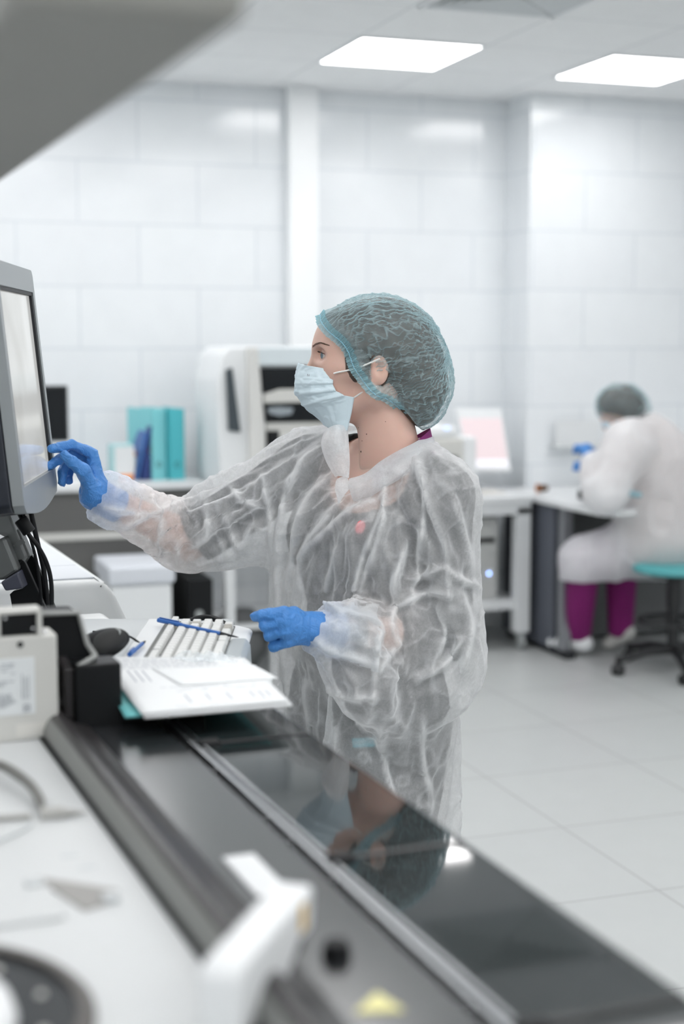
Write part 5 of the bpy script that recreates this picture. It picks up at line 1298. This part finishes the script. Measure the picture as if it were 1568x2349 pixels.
# ---------------------------------------------------------------- hair, bouffant cap
def patch(name, rows, m, n=6, parent=None, th=0.0, fold=None, label=None):
    """smooth sheet through a grid of control points"""
    g = [catmull([Vector(p) for p in r], n) for r in rows]; g = list(zip(*[catmull(list(c), n) for c in zip(*g)]))
    H_, W_ = len(g), len(g[0]); V_ = [tuple(p) for r in g for p in r]; V_ = np.array(V_)
    if fold is not None: V_ = fold(V_, H_, W_)
    Q = [(a * W_ + b, a * W_ + b + 1, (a + 1) * W_ + b + 1, (a + 1) * W_ + b) for a in range(H_ - 1) for b in range(W_ - 1)]
    o = np_mesh(name, V_, np.array(Q), m, parent or wom, base=BASE)
    if th: s = o.modifiers.new('thick', 'SOLIDIFY'); s.thickness = th; s.offset = 0
    if label: o['label'] = label
    return o
def hairvol(P):
    d = d_ell(P, hp(866, 795), (.104, .080, .094)); d = smin(d, d_ell(P, hp(910, 805), (.082, .077, .086)), .03)
    d = smin(d, d_ell(P, hp(958, 880), (.058, .056, .078)), .03); d = smin(d, d_cap(P, hp(900, 900), hp(925, 965), .046, .040), .03)
    return d
def capvol(P):
    d = d_ell(P, hp(862, 788), (.113, .088, .097)); d = smin(d, d_ell(P, hp(912, 817), (.088, .083, .092)), .03)
    d = smin(d, d_ell(P, hp(950, 880), (.077, .074, .094)), .03)
    M_ = np.array([[.80, 0, .60], [0, 1, 0], [-.60, 0, .80]])
    return d
def hair_sdf(P):
    Q = P.copy(); Q[..., 1] = HO[1] - np.abs(P[..., 1] - HO[1])
    hs = head_sdf(P, False)
    d = np.minimum(smax(hairvol(P), capvol(P) + .0085, .004), hs - .0028) + .0022 * vnoise(P, np.array([40., 40., 110.]), 6)
    hl = hp(750, 742); nn_ = np.array([-.754, 0, -.657], np.float32)     # hairline just behind the elastic of the cap
    d = smax(d, (P - hl) @ nn_ - .001 - .26 * np.clip(np.abs(P[..., 1] - HO[1]) - .03, 0, .05), .006)
    d = smax(d, -d_ell(Q, hp(866, 850, .088), (.019, .022, .031)), .006)
    # sideburn lying on the temple
    X2, Z2 = P[..., 0], P[..., 2]; pl = [hp(797, 796), hp(803, 845), hp(818, 882)]; q2 = None
    for a_, b_, r0, r1 in ((pl[0], pl[1], .008, .0085), (pl[1], pl[2], .0085, .003)):
        ax_, az_, bx_, bz_ = a_[0], a_[2], b_[0], b_[2]; t_ = np.clip(((X2 - ax_) * (bx_ - ax_) + (Z2 - az_) * (bz_ - az_)) / ((bx_ - ax_) ** 2 + (bz_ - az_) ** 2), 0, 1)
        c_ = np.hypot(X2 - ax_ - t_ * (bx_ - ax_), Z2 - az_ - t_ * (bz_ - az_)) - (r0 + (r1 - r0) * t_); q2 = c_ if q2 is None else np.minimum(q2, c_)
    d = np.minimum(d, smax(hs - .0022 - .0008 * vnoise(P, np.array([300., 60., 120.]), 8), q2 + .0015 * vnoise(P, 260., 9), .002))
    return smax(d, -d_cap(Q, hp(800, 905, .05), hp(880, 915, .055), .028), .01)
V_, Q = surface_nets(hair_sdf, HO - np.array([.15, .12, .16], np.float32), HO + np.array([.20, .12, .14], np.float32), .0035)
np_mesh('hair', V_, Q, M_hair, wom, base=BASE)
Cc = hp(905, 832); NT, NS = 1080, 110
near = [(736, 724, 0), (743, 742, .026), (764, 768, .050), (797, 797, .066), (816, 846, .0805), (848, 889, .079), (902, 922, .060), (932, 950, .020), (938, 962, 0)]
loop = [hp(x, y, l) for x, y, l in near] + [hp(x, y, -l) for x, y, l in near[-2:0:-1]]
cl_ = [Vector(p) for p in loop]; ext = cl_[-2:] + cl_ + cl_[:3]; sm = catmull(ext, 24)[48:48 + 24 * len(cl_)]
seg = np.array(sm + [sm[0]]); dl = np.r_[0, np.cumsum(np.linalg.norm(np.diff(seg, axis=0), axis=1))]; tt = np.linspace(0, dl[-1], NT, endpoint=False)
band = np.stack([np.interp(tt, dl, seg[:, i]) for i in range(3)], 1)
th_ = np.linspace(0, 2 * np.pi, NT, endpoint=False)
for _ in range(6):
    sd_ = head_sdf(band.astype(np.float32), False); gd = band - hp(850, 830); gd /= np.linalg.norm(gd, axis=1)[:, None]; band = band + gd * np.clip(.0055 - sd_, 0, .01)[:, None]
bd = band - Cc; rb = np.linalg.norm(bd, axis=1); bdn = bd / rb[:, None]
pole = hp(1000, 800) - Cc; pole /= np.linalg.norm(pole)
T = np.linspace(0, 1, NS) ** 1.25; rows_ = []; crow = []
om = np.arccos(np.clip(bdn @ pole, -1, 1))
for t in T:
    D_ = (np.sin((1 - t) * om)[:, None] * bdn + np.sin(t * om)[:, None] * pole) / np.sin(om)[:, None]; D_ /= np.linalg.norm(D_, axis=1)[:, None]
    r = np.full(NT, .10)
    for _ in range(9): r = r - capvol((Cc + D_ * r[:, None]).astype(np.float32)) * .9
    r = rb + (np.maximum(r, .02) - rb) * sstep(0, .10, t)
    arc = th_ * 1.0; q3 = np.stack([np.cos(th_) * 2.2, np.sin(th_) * 2.2, np.full(NT, t * 3.0)], 1)
    w1 = vnoise(q3, 1.3, 1); w2 = vnoise(q3, 3.1, 2); w3 = vnoise(q3 + .3 * w1[:, None], np.array([7., 7., 4.]), 3); w4 = vnoise(q3 + .25 * w2[:, None], np.array([13., 13., 6.]), 7)
    env = sstep(.02, .12, t) * (1 - sstep(.80, 1.0, t) * .6)
    wave = np.sin(th_ * 30 + 4.5 * w1 + 1.6 * w2 + 9 * t + .8 * np.sin(t * 60 + 3 * w1)); wave = 1 - np.abs(wave) * 2.2
    h = .0026 * np.sin(th_ * 64 + 1.5 * w2) * np.exp(-t / .045) + env * (.0024 * wave * (0.6 + .4 * w1) + .0016 * np.clip(1 - np.abs(w3) * 4, 0, 1) + .0010 * np.clip(1 - np.abs(w4) * 3, 0, 1) + .004 * w2 - .003)
    rows_.append(Cc + D_ * (r + h)[:, None]); crow.append(np.clip(np.maximum(np.clip(wave, 0, 1) ** 2.2 * (.72 + .35 * w1), np.clip(1 - np.abs(w3) * 9, 0, 1) * .55), 0, 1) * env + .5 * np.exp(-t / .05))
CV = np.concatenate(rows_); i0 = np.arange(NT); i1 = (i0 + 1) % NT
CQ = np.concatenate([np.stack([j * NT + i0, j * NT + i1, (j + 1) * NT + i1, (j + 1) * NT + i0], 1) for j in range(NS - 1)])
cap_o = np_mesh('bouffant_cap', CV, CQ, M_cap, wom, base=BASE); add_attr(cap_o, np.concatenate(crow)); cap_o['label'] = 'pale teal see-through bouffant cap'
# gathered elastic edge
tan = np.roll(band, -1, 0) - np.roll(band, 1, 0); tan /= np.linalg.norm(tan, axis=1)[:, None]
inw = (rows_[6] - band); inw /= np.linalg.norm(inw, axis=1)[:, None]; outn = np.cross(tan, inw); outn *= np.sign((outn * bdn).sum(1))[:, None]
br_rows = []
for j, s in enumerate(np.linspace(-.0095, .012, 14)):
    ruf = .0013 * np.sin(th_ * 120 + 1.2 * np.sin(th_ * 13) + j * .12) * (abs(s) / .010) ** .8 + .0008 * np.sin(th_ * 210)
    br_rows.append(band + inw * s + outn * (ruf + .0014 - .0010 * math.exp(-(s / .0022) ** 2))[:, None] + outn * (.0035 * max(0, -s) / .0095))
BV = np.concatenate(br_rows); BQ = np.concatenate([np.stack([j * NT + i0, j * NT + i1, (j + 1) * NT + i1, (j + 1) * NT + i0], 1) for j in range(13)])
eb = np_mesh('elastic_edge', BV, BQ, M_capb, cap_o, base=BASE); eb['label'] = 'gathered blue elastic edge'
bm = new(); add_tube(bm, [Vector(p) for p in (band + outn * .0022)[::6]] + [Vector((band + outn * .0022)[0])], .0007, 5, False)
th = mobj('thread', bm, mat('blue_thread', (.30, .62, .76), .6, var=0), wom); th.parent = cap_o

# ---------------------------------------------------------------- face mask
M_mask = mat('mask_pale_blue', (.62, .74, .80), .75, var=.04, vscale=60, bump=.25, bscale=700, sss=0)
vk = [0, .15, .3, .45, .6, .72, .87, 1]
Ck = [(692, 833), (684, 860), (683, 886), (689, 908), (704, 930), (722, 947), (742, 962), (754, 976)]
Ek = [(769, 849), (765, 864), (764, 880), (771, 894), (790, 904), (812, 908), (805, 947), (796, 986)]
Lk = [.050, .055, .058, .060, .061, .060, .054, .046]
NU, NV = 64, 72; MV = []
for j in range(NV + 1):
    v = j / NV; cx, cy = np.interp(v, vk, [a for a, b in Ck]), np.interp(v, vk, [b for a, b in Ck]); ex, ey = np.interp(v, vk, [a for a, b in Ek]), np.interp(v, vk, [b for a, b in Ek]); L_ = np.interp(v, vk, Lk)
    for i in range(NU + 1):
        u = -1 + 2 * i / NU; a = abs(u) * math.pi / 2; s = 1 - math.cos(a)
        p = hp(cx + (ex - cx) * s, cy + (ey - cy) * (.25 * abs(u) + .75 * s), L_ * math.sin(a) * (1 if u > 0 else -1))
        n = np.array([-math.cos(a), -(1 if u > 0 else -1) * math.sin(a), 0])
        pl = 0
        for vc, am in ((.26, .0034), (.43, .0040), (.60, .0038)):
            x = (v - vc + .05 * abs(u) * (vc - .4)) / .085; pl += am * (max(0, 1 - abs(x)) if x < 0 else max(0, 1 - x * 4)) * min(1, .35 + abs(u))
        w_ = float(vnoise(np.array([[u * 2.2, v * 3.2, .5]]), 1.6, 3)[0]); w2_ = float(vnoise(np.array([[u * 3 + w_, v * 4, 1.5]]), 2.4, 5)[0])
        fold_ = .0030 * max(0, 1 - abs(w_) * 4) + .0022 * max(0, 1 - abs(w2_) * 4)
        MV.append(p + n * (pl + fold_ * (1 - abs(u) ** 6) + .0042 * (1 - .6 * abs(u))))
MQ = np.array([(j * (NU + 1) + i, j * (NU + 1) + i + 1, (j + 1) * (NU + 1) + i + 1, (j + 1) * (NU + 1) + i) for j in range(NV) for i in range(NU)])
mk = np_mesh('face_mask', np.array(MV), MQ, M_mask, wom, base=BASE); s = mk.modifiers.new('thick', 'SOLIDIFY'); s.thickness = .0012; mk['label'] = 'pale blue pleated face mask'
MVa = np.array(MV).reshape(NV + 1, NU + 1, 3)
M_mstitch = mat('mask_weld_marks', (.42, .52, .58), .8, var=0); M_loop = mat('ear_loop_white', (.80, .80, .78), .7)
bm = new()
for col in (NU - 1, NU - 3):
    for j in range(2, NV - 1, 1):
        p = MVa[j, col]; add_box(bm, (p[0] - .0004, p[1] - .0012, p[2] - .0004), (p[0] + .0004, p[1] - .0004, p[2] + .0004))
for i in range(NU // 2, NU - 1):
    p = MVa[5, i]; add_box(bm, (p[0] - .0005, p[1] - .0013, p[2] - .0002), (p[0] + .0003, p[1] - .0004, p[2] + .0002))
w_ = mobj('weld_marks', bm, M_mstitch, wom); w_.parent = mk; w_['kind'] = 'stuff'
pN = MVa[10, NU - 15]; q = frame_mtx(Vector(pN) + Vector((0, -.0022, 0)), (1, -.45, -.12), (0, 0, 1)); b_ = wom['_b'] if '_b' in wom else BASE
text_mesh('printed_letter', 'N', .0075, M_ink, mk, Matrix.Translation(-Vector(BASE)) @ q, .0001)
lo_p = [snap(p, head_sdf, (0, -1, 0), .0022, 30) for p in [hp(766, 855, .10), hp(776, 852, .10), hp(787, 850, .10), hp(800, 847, .10)]]
for pts in (lo_p + [hp(818, 843, .079), hp(840, 834, .086), hp(868, 822, .092)], [hp(811, 909, .0635), hp(828, 898, .069), hp(845, 890, .076), hp(862, 884, .080)]):
    bm = new(); add_tube(bm, catmull(pts, 6), .0016, 8); l_ = mobj('ear_loop', bm, M_loop, wom, True); l_.parent = mk
# eyelashes
st_ = []
for k in range(34):
    u = .12 + .88 * k / 33; p = hp(736 + 17 * u, 811.5 - 4.5 * math.sin(math.pi * (u * .8 + .1)) + 1.5 * u, .030 + .016 * u)
    p[1] = HO[1] - (.031 + .0138 * (.15 + .80 * u)); p[0] = hp(751.5, 0)[0] - .0138 * math.cos(math.asin(min(.95, .15 + .80 * u)))
    st_.append([p, p + np.array([-.0035, -.0022 - .003 * u, .0004]), p + np.array([-.0062 + .002 * u, -.004 - .004 * u, .0022])])
hair_tubes('eyelashes', st_, M_hair, .00028)
# moles on the neck
for k, (x, y, r_) in enumerate(((822, 979, .0011), (840, 992, .0013), (830, 1008, .0009), (828, 1033, .0018), (882, 963, .0008))):
    p = snap(hp(x, y, .10), head_sdf, (0, -1, 0), 0, 20); bm = new(); bmesh.ops.create_uvsphere(bm, u_segments=10, v_segments=6, radius=r_)
    for v in bm.verts: v.co.y *= .45
    bmesh.ops.translate(bm, vec=Vector(p), verts=bm.verts); mobj('mole', bm, mat('mole_brown', (.06, .030, .022), .7, var=0), wom, True)

# ---------------------------------------------------------------- collar, closing strip, badge, watch
def crump(seed, amp=.002):
    def f(V_, H_, W_):
        n = vnoise(V_, 28., seed); n2 = vnoise(V_, 60., seed + 1); V_[:, 1] -= amp * np.clip(1 - np.abs(n) * 3, 0, 1) + amp * .4 * n2; return V_
    return f
def gr(rows): return [[A3(*q) for q in r] for r in rows]
patch('collar', gr([
    [(797, 978, 2.835), (800, 1020, 2.825), (802, 1062, 2.812), (800, 1097, 2.800)],
    [(772, 974, 2.820), (774, 1015, 2.805), (782, 1058, 2.800), (792, 1094, 2.795)],
    [(748, 984, 2.835), (742, 1018, 2.820), (758, 1058, 2.806), (778, 1092, 2.797)],
    [(742, 992, 2.870), (736, 1020, 2.850), (748, 1060, 2.822), (768, 1094, 2.802)]]), M_gown_thick, 7, fold=crump(3))['label'] = 'upturned white collar flap below the mask'
patch('collar', gr([
    [(800, 1098, 2.802), (836, 1086, 2.800), (872, 1058, 2.800), (912, 1034, 2.803), (948, 1016, 2.820), (975, 1000, 2.875), (978, 996, 2.93)],
    [(800, 1116, 2.790), (836, 1108, 2.780), (876, 1082, 2.776), (920, 1056, 2.776), (962, 1030, 2.795), (990, 1006, 2.865), (992, 1000, 2.93)],
    [(806, 1140, 2.786), (838, 1132, 2.776), (882, 1108, 2.766), (930, 1078, 2.766), (972, 1044, 2.788), (994, 1016, 2.860), (995, 1008, 2.93)],
    [(812, 1152, 2.790), (838, 1146, 2.780), (884, 1118, 2.768), (930, 1090, 2.770), (974, 1052, 2.792), (992, 1024, 2.862), (993, 1016, 2.93)]]), M_gown_thick, 7, fold=crump(5))['label'] = 'broad white collar lying over the near shoulder'
patch('collar', gr([
    [(795, 1090, 2.800), (800, 1104, 2.797), (806, 1116, 2.796)],
    [(772, 1100, 2.795), (780, 1118, 2.790), (790, 1135, 2.790)],
    [(768, 1125, 2.792), (772, 1140, 2.790), (776, 1158, 2.792)]]), M_gown_thick, 7, fold=crump(8))['label'] = 'small folded collar tip at the neck opening'
# nearest gown point helper (drawn strips follow the draped cloth)
GN = vnormals(G2.astype(float), Q2_); GF = G2[:, 1] < 2.95
def on_gown(px, py, off):
    a = A3(px, py, 2.0); b = A3(px, py, 3.2); d = (b - a) / np.linalg.norm(b - a); r = G2 - a; t = r @ d; dist = np.linalg.norm(r - t[:, None] * d, axis=1)
    m = dist < .012; i = np.argmin(np.where(m, t, 9)); return a + d * (t[i] - off)
rowsL, rowsR = [], []
path = [(790, 1165), (782, 1210), (776, 1260), (772, 1310), (770, 1360), (768, 1385)]
# pink badge seen through the gown
p = on_gown(826, 1209, -.008); bm = new(); add_lathe(bm, [(.0001, -.002), (.0085, -.002), (.0105, .0), (.0001, .001)], (0, 0, 0), 24, 'Y')
bmesh.ops.scale(bm, vec=(.85, 1, 1.25), verts=bm.verts); bmesh.ops.rotate(bm, matrix=Matrix.Rotation(R(20), 3, 'Y'), cent=(0, 0, 0), verts=bm.verts); bmesh.ops.translate(bm, vec=Vector(p), verts=bm.verts)
bd_ = mobj('badge', bm, mat('pink_badge', (.85, .22, .24), .5, var=0), wom, True); bd_['label'] = 'round pink badge on the chest under the gown'
# woven label on the scrub hem
def on_fn(px, py, fn, off):
    a = A3(px, py, 2.2); b = A3(px, py, 3.2); d = (b - a) / np.linalg.norm(b - a); t = 0
    for _ in range(60): t += float(fn((a + d * t)[None])[0]) * .8
    return a + d * (t - off), d
c, d = on_fn(836, 1703, lambda P: np.minimum(top_sdf(P), trousers_sdf(P)), .003); ex_ = on_fn(866, 1701, lambda P: np.minimum(top_sdf(P), trousers_sdf(P)), .003)[0]
xdir = Vector(ex_ - c).normalized(); q = frame_mtx(Vector(c), xdir, (0, 0, 1)); bm = new(); add_box(bm, (-.027, -.009, -.0005), (.027, .009, .0012), .0004, 1); bmesh.ops.transform(bm, matrix=q, verts=bm.verts)
tg = mobj('woven_label', bm, mat('teal_label', (.04, .58, .74), .6, var=0), wom); tg['label'] = 'teal woven label on the scrubs'
text_mesh('lettering', 'INVITRO', .0125, M_paper, tg, Matrix.Translation(-Vector(BASE)) @ q @ Matrix.Translation((0, 0, .0015)), .0003)
# wristwatch on the near arm
wc = W1 + (E1 - W1) / np.linalg.norm(E1 - W1) * .062; axv = Vector((E1 - W1)).normalized(); q = axv.to_track_quat('Z', 'Y').to_matrix().to_4x4(); q.translation = Vector(wc)
bm = new(); add_lathe(bm, [(.030, -.009), (.033, -.009), (.033, .009), (.030, .009), (.030, -.009)], (0, 0, 0), 36); bmesh.ops.transform(bm, matrix=q, verts=bm.verts); wt = mobj('wristwatch', bm, mat('watch_strap_black', (.02, .02, .022), .5), wom, True); wt['label'] = 'dark wristwatch showing through the near sleeve'
bm = new(); p = Vector(wc) + Vector((0, -.036, .006)); add_lathe(bm, [(.0001, -.004), (.015, -.004), (.016, .004), (.0001, .004)], tuple(p), 28, 'Y'); f_ = mobj('watch_face', bm, M_black, wom, True); f_.parent = wt
done(wom)

# ================================================================ the seated person in the background
SB = tuple(at(1500, 1270, 6.72)); SB = (SB[0], SB[1], 0.0)
sp = vthing('person', 'seated person in a white gown, purple trousers and teal cap, bent over the desk', 'person', SB)
B3 = lambda x, y, d: A3(x, y, d)
hips, chest, neck_, head_ = B3(1515, 1225, 6.72), B3(1500, 1060, 6.66), B3(1465, 985, 6.66), B3(1420, 935, 6.66)
shn, shf = B3(1440, 1020, 6.50), B3(1500, 1010, 6.86); eln, hnn = B3(1385, 1130, 6.45), B3(1352, 1050, 6.62); elf, hnf = B3(1400, 1090, 6.90), B3(1358, 1068, 6.74)
kn1, kn2 = B3(1338, 1290, 6.78), B3(1425, 1290, 6.98); an1, an2 = B3(1326, 1452, 6.98), B3(1422, 1440, 7.02)
def smesh(name, fn, lo, hi, h, m, par=sp, it=1):
    V_, Q = surface_nets(fn, lo, hi, h); return np_mesh(name, laplace(V_, Q, it), Q, m, par, base=SB)
LO, HI = np.array([.85, 6.1, -.01]), np.array([1.85, 7.4, 1.45])
def sbody(P):
    d = d_ell(P, head_, (.092, .078, .105)); d = smin(d, d_cap(P, neck_, head_, .052), .03); d = smin(d, d_cap(P, B3(1398, 975, 6.66), B3(1408, 955, 6.66), .035), .03)
    d = smin(d, d_cap(P, chest, hips, .12, .14), .05); d = smin(d, d_cap(P, shn, shf, .06), .05)
    for a, b, c in ((shn, eln, hnn), (shf, elf, hnf)): d = smin(d, smin(d_cap(P, a, b, .045, .038), d_cap(P, b, c, .038, .026), .02), .03)
    for k, a in ((kn1, an1), (kn2, an2)): d = smin(d, smin(d_cap(P, hips, k, .085, .055), d_cap(P, k, a, .052, .034), .02), .03)
    return d
smesh('body', sbody, LO, HI, .013, M_skin)
def sgown(P):
    d = smin(d_cap(P, chest + [0, 0, .02], hips + [0, 0, .02], .165, .20), d_cap(P, neck_ + [.03, 0, -.03], chest, .085, .15), .06)
    d = smin(d, d_cap(P, shn, shf, .10), .06)
    for a, b, c in ((shn, eln, hnn), (shf, elf, hnf)): d = smin(d, smin(d_cap(P, a, b, .088, .085), d_cap(P, b, c, .082, .042), .04), .05)
    for k in (kn1, kn2): d = smin(d, d_cap(P, hips + [0, 0, -.02], k, .15, .105), .06)
    d = smin(d, d_cap(P, kn1, kn1 + [-.02, .03, -.07], .10, .085), .04)
    d = smin(d, d_cap(P, B3(1560, 1200, 6.7), B3(1548, 1235, 6.7), .10), .06)
    n = vnoise(P, np.array([9., 9., 5.]), 2); n2 = vnoise(P + .03 * n[..., None], np.array([20., 20., 11.]), 5)
    d = d - .016 * np.clip(1 - np.abs(n) * 2.5, 0, 1) - .007 * np.clip(1 - np.abs(n2) * 2.5, 0, 1)
    d = np.maximum(d, -np.minimum(np.linalg.norm(P - (head_ + [-.02, 0, .02]), axis=-1) - .12, 9))
    for c, e in ((hnn, eln), (hnf, elf)):
        a = (e - c) / np.linalg.norm(e - c); d = np.where(np.linalg.norm(P - c, axis=-1) < .09, np.maximum(d, .012 - (P - c) @ a), d)
    return np.maximum(d, .395 - P[..., 2] + 0 * d)
smesh('gown', sgown, LO, HI, .011, fabric_mat('white_nonwoven_layers', (.92, .94, .96), .97, wr_scale=9, veil=.04, wrinkle=.4), it=2)['label'] = 'white gown'
def scap(P):
    d = smin(d_ell(P, head_ + np.array([.008, 0, .012], np.float32), (.118, .100, .098)), d_ell(P, head_ + np.array([.085, -.01, -.012], np.float32), (.050, .055, .055)), .03)
    d = d + .004 * vnoise(P, 38., 4) - .006 * np.clip(1 - np.abs(vnoise(P, 24., 6)) * 3, 0, 1)
    return np.maximum(d, -(P - (head_ + np.array([-.05, 0, -.055], np.float32))) @ np.array([.25, 0, .97], np.float32))
smesh('bouffant_cap', scap, head_ - .2, head_ + .22, .007, M_cap)['label'] = 'teal bouffant cap'
smesh('hair', lambda P: np.minimum(np.maximum(d_ell(P, head_ + np.array([.006, 0, .012], np.float32), (.108, .090, .094)), -.040 - (P - head_) @ np.array([.22, 0, .975], np.float32)), d_ell(P, head_ + np.array([.078, -.01, .0], np.float32), (.038, .042, .040))), head_ - .2, head_ + .2, .008, M_hair)
smesh('face_mask', lambda P: np.maximum(d_ell(P, B3(1396, 968, 6.66), (.035, .05, .04)), -d_ell(P, head_, (.088, .074, .10))), head_ - .2, head_ + .15, .007, M_mask)
smesh('trousers', lambda P: np.maximum(np.maximum(smin(smin(d_cap(P, kn1, an1, .078, .060), d_cap(P, kn2, an2, .078, .060), .01), smin(d_cap(P, hips, kn1, .095, .07), d_cap(P, hips, kn2, .095, .07), .02), .02), P[..., 2] - .62), .075 - P[..., 2]), LO, HI, .010, mat('magenta_cotton', (.20, .008, .13), .85, var=.12, vscale=14))['label'] = 'purple trousers'
for hh, ee in ((hnn, eln), (hnf, elf)):
    a = (hh - ee) / np.linalg.norm(hh - ee); s_ = np.cross(a, [0, 0, 1]); s_ /= np.linalg.norm(s_)
    def gl(P):
        d = d_cap(P, hh - a * .02, hh + a * .05, .030, .032)
        for k in range(4): o_ = hh + a * .06 + s_ * (.018 * (k - 1.5)); m_ = o_ + a * .035 + np.array([-.01, 0, -.012]); d = smin(d, smin(d_cap(P, o_, m_, .0095), d_cap(P, m_, m_ + np.array([-.008, .0, -.028]), .009), .004), .006)
        return smin(d, d_cap(P, hh + s_ * .025, hh + a * .05 + s_ * .045, .012, .010), .008)
    smesh('glove', gl, hh - .14, hh + .14, .005, M_glove)['label'] = 'blue glove'
def shoe(P, a, t, lift):
    d = smin(d_cap(P, a + np.array([.03, -.02, -.045 + lift], np.float32), t, .036, .030), d_cap(P, a + np.array([.0, 0, -.02], np.float32), a + np.array([.02, -.01, -.05 + lift], np.float32), .040, .038), .03)
    return d
t1 = B3(1268, 1470, 7.02); t1[2] = .055; t2 = B3(1395, 1478, 7.05); t2[2] = .045
for a, t, lf, m_ in ((an1, t1, .0, M_white), (an2, t2, .03, M_offwhite)):
    smesh('shoe', lambda P: shoe(P, a, t, lf), np.minimum(a, t) - .13, np.maximum(a, t) + .13, .007, m_)['label'] = 'white shoe'
bm = new(); add_tube(bm, catmull([B3(1425, 1128, 6.42), B3(1445, 1132, 6.42), B3(1468, 1136, 6.44)], 6), .012, 8); mobj('waist_tie', bm, M_capb, sp, True)['label'] = 'teal gown tie'
done(sp)
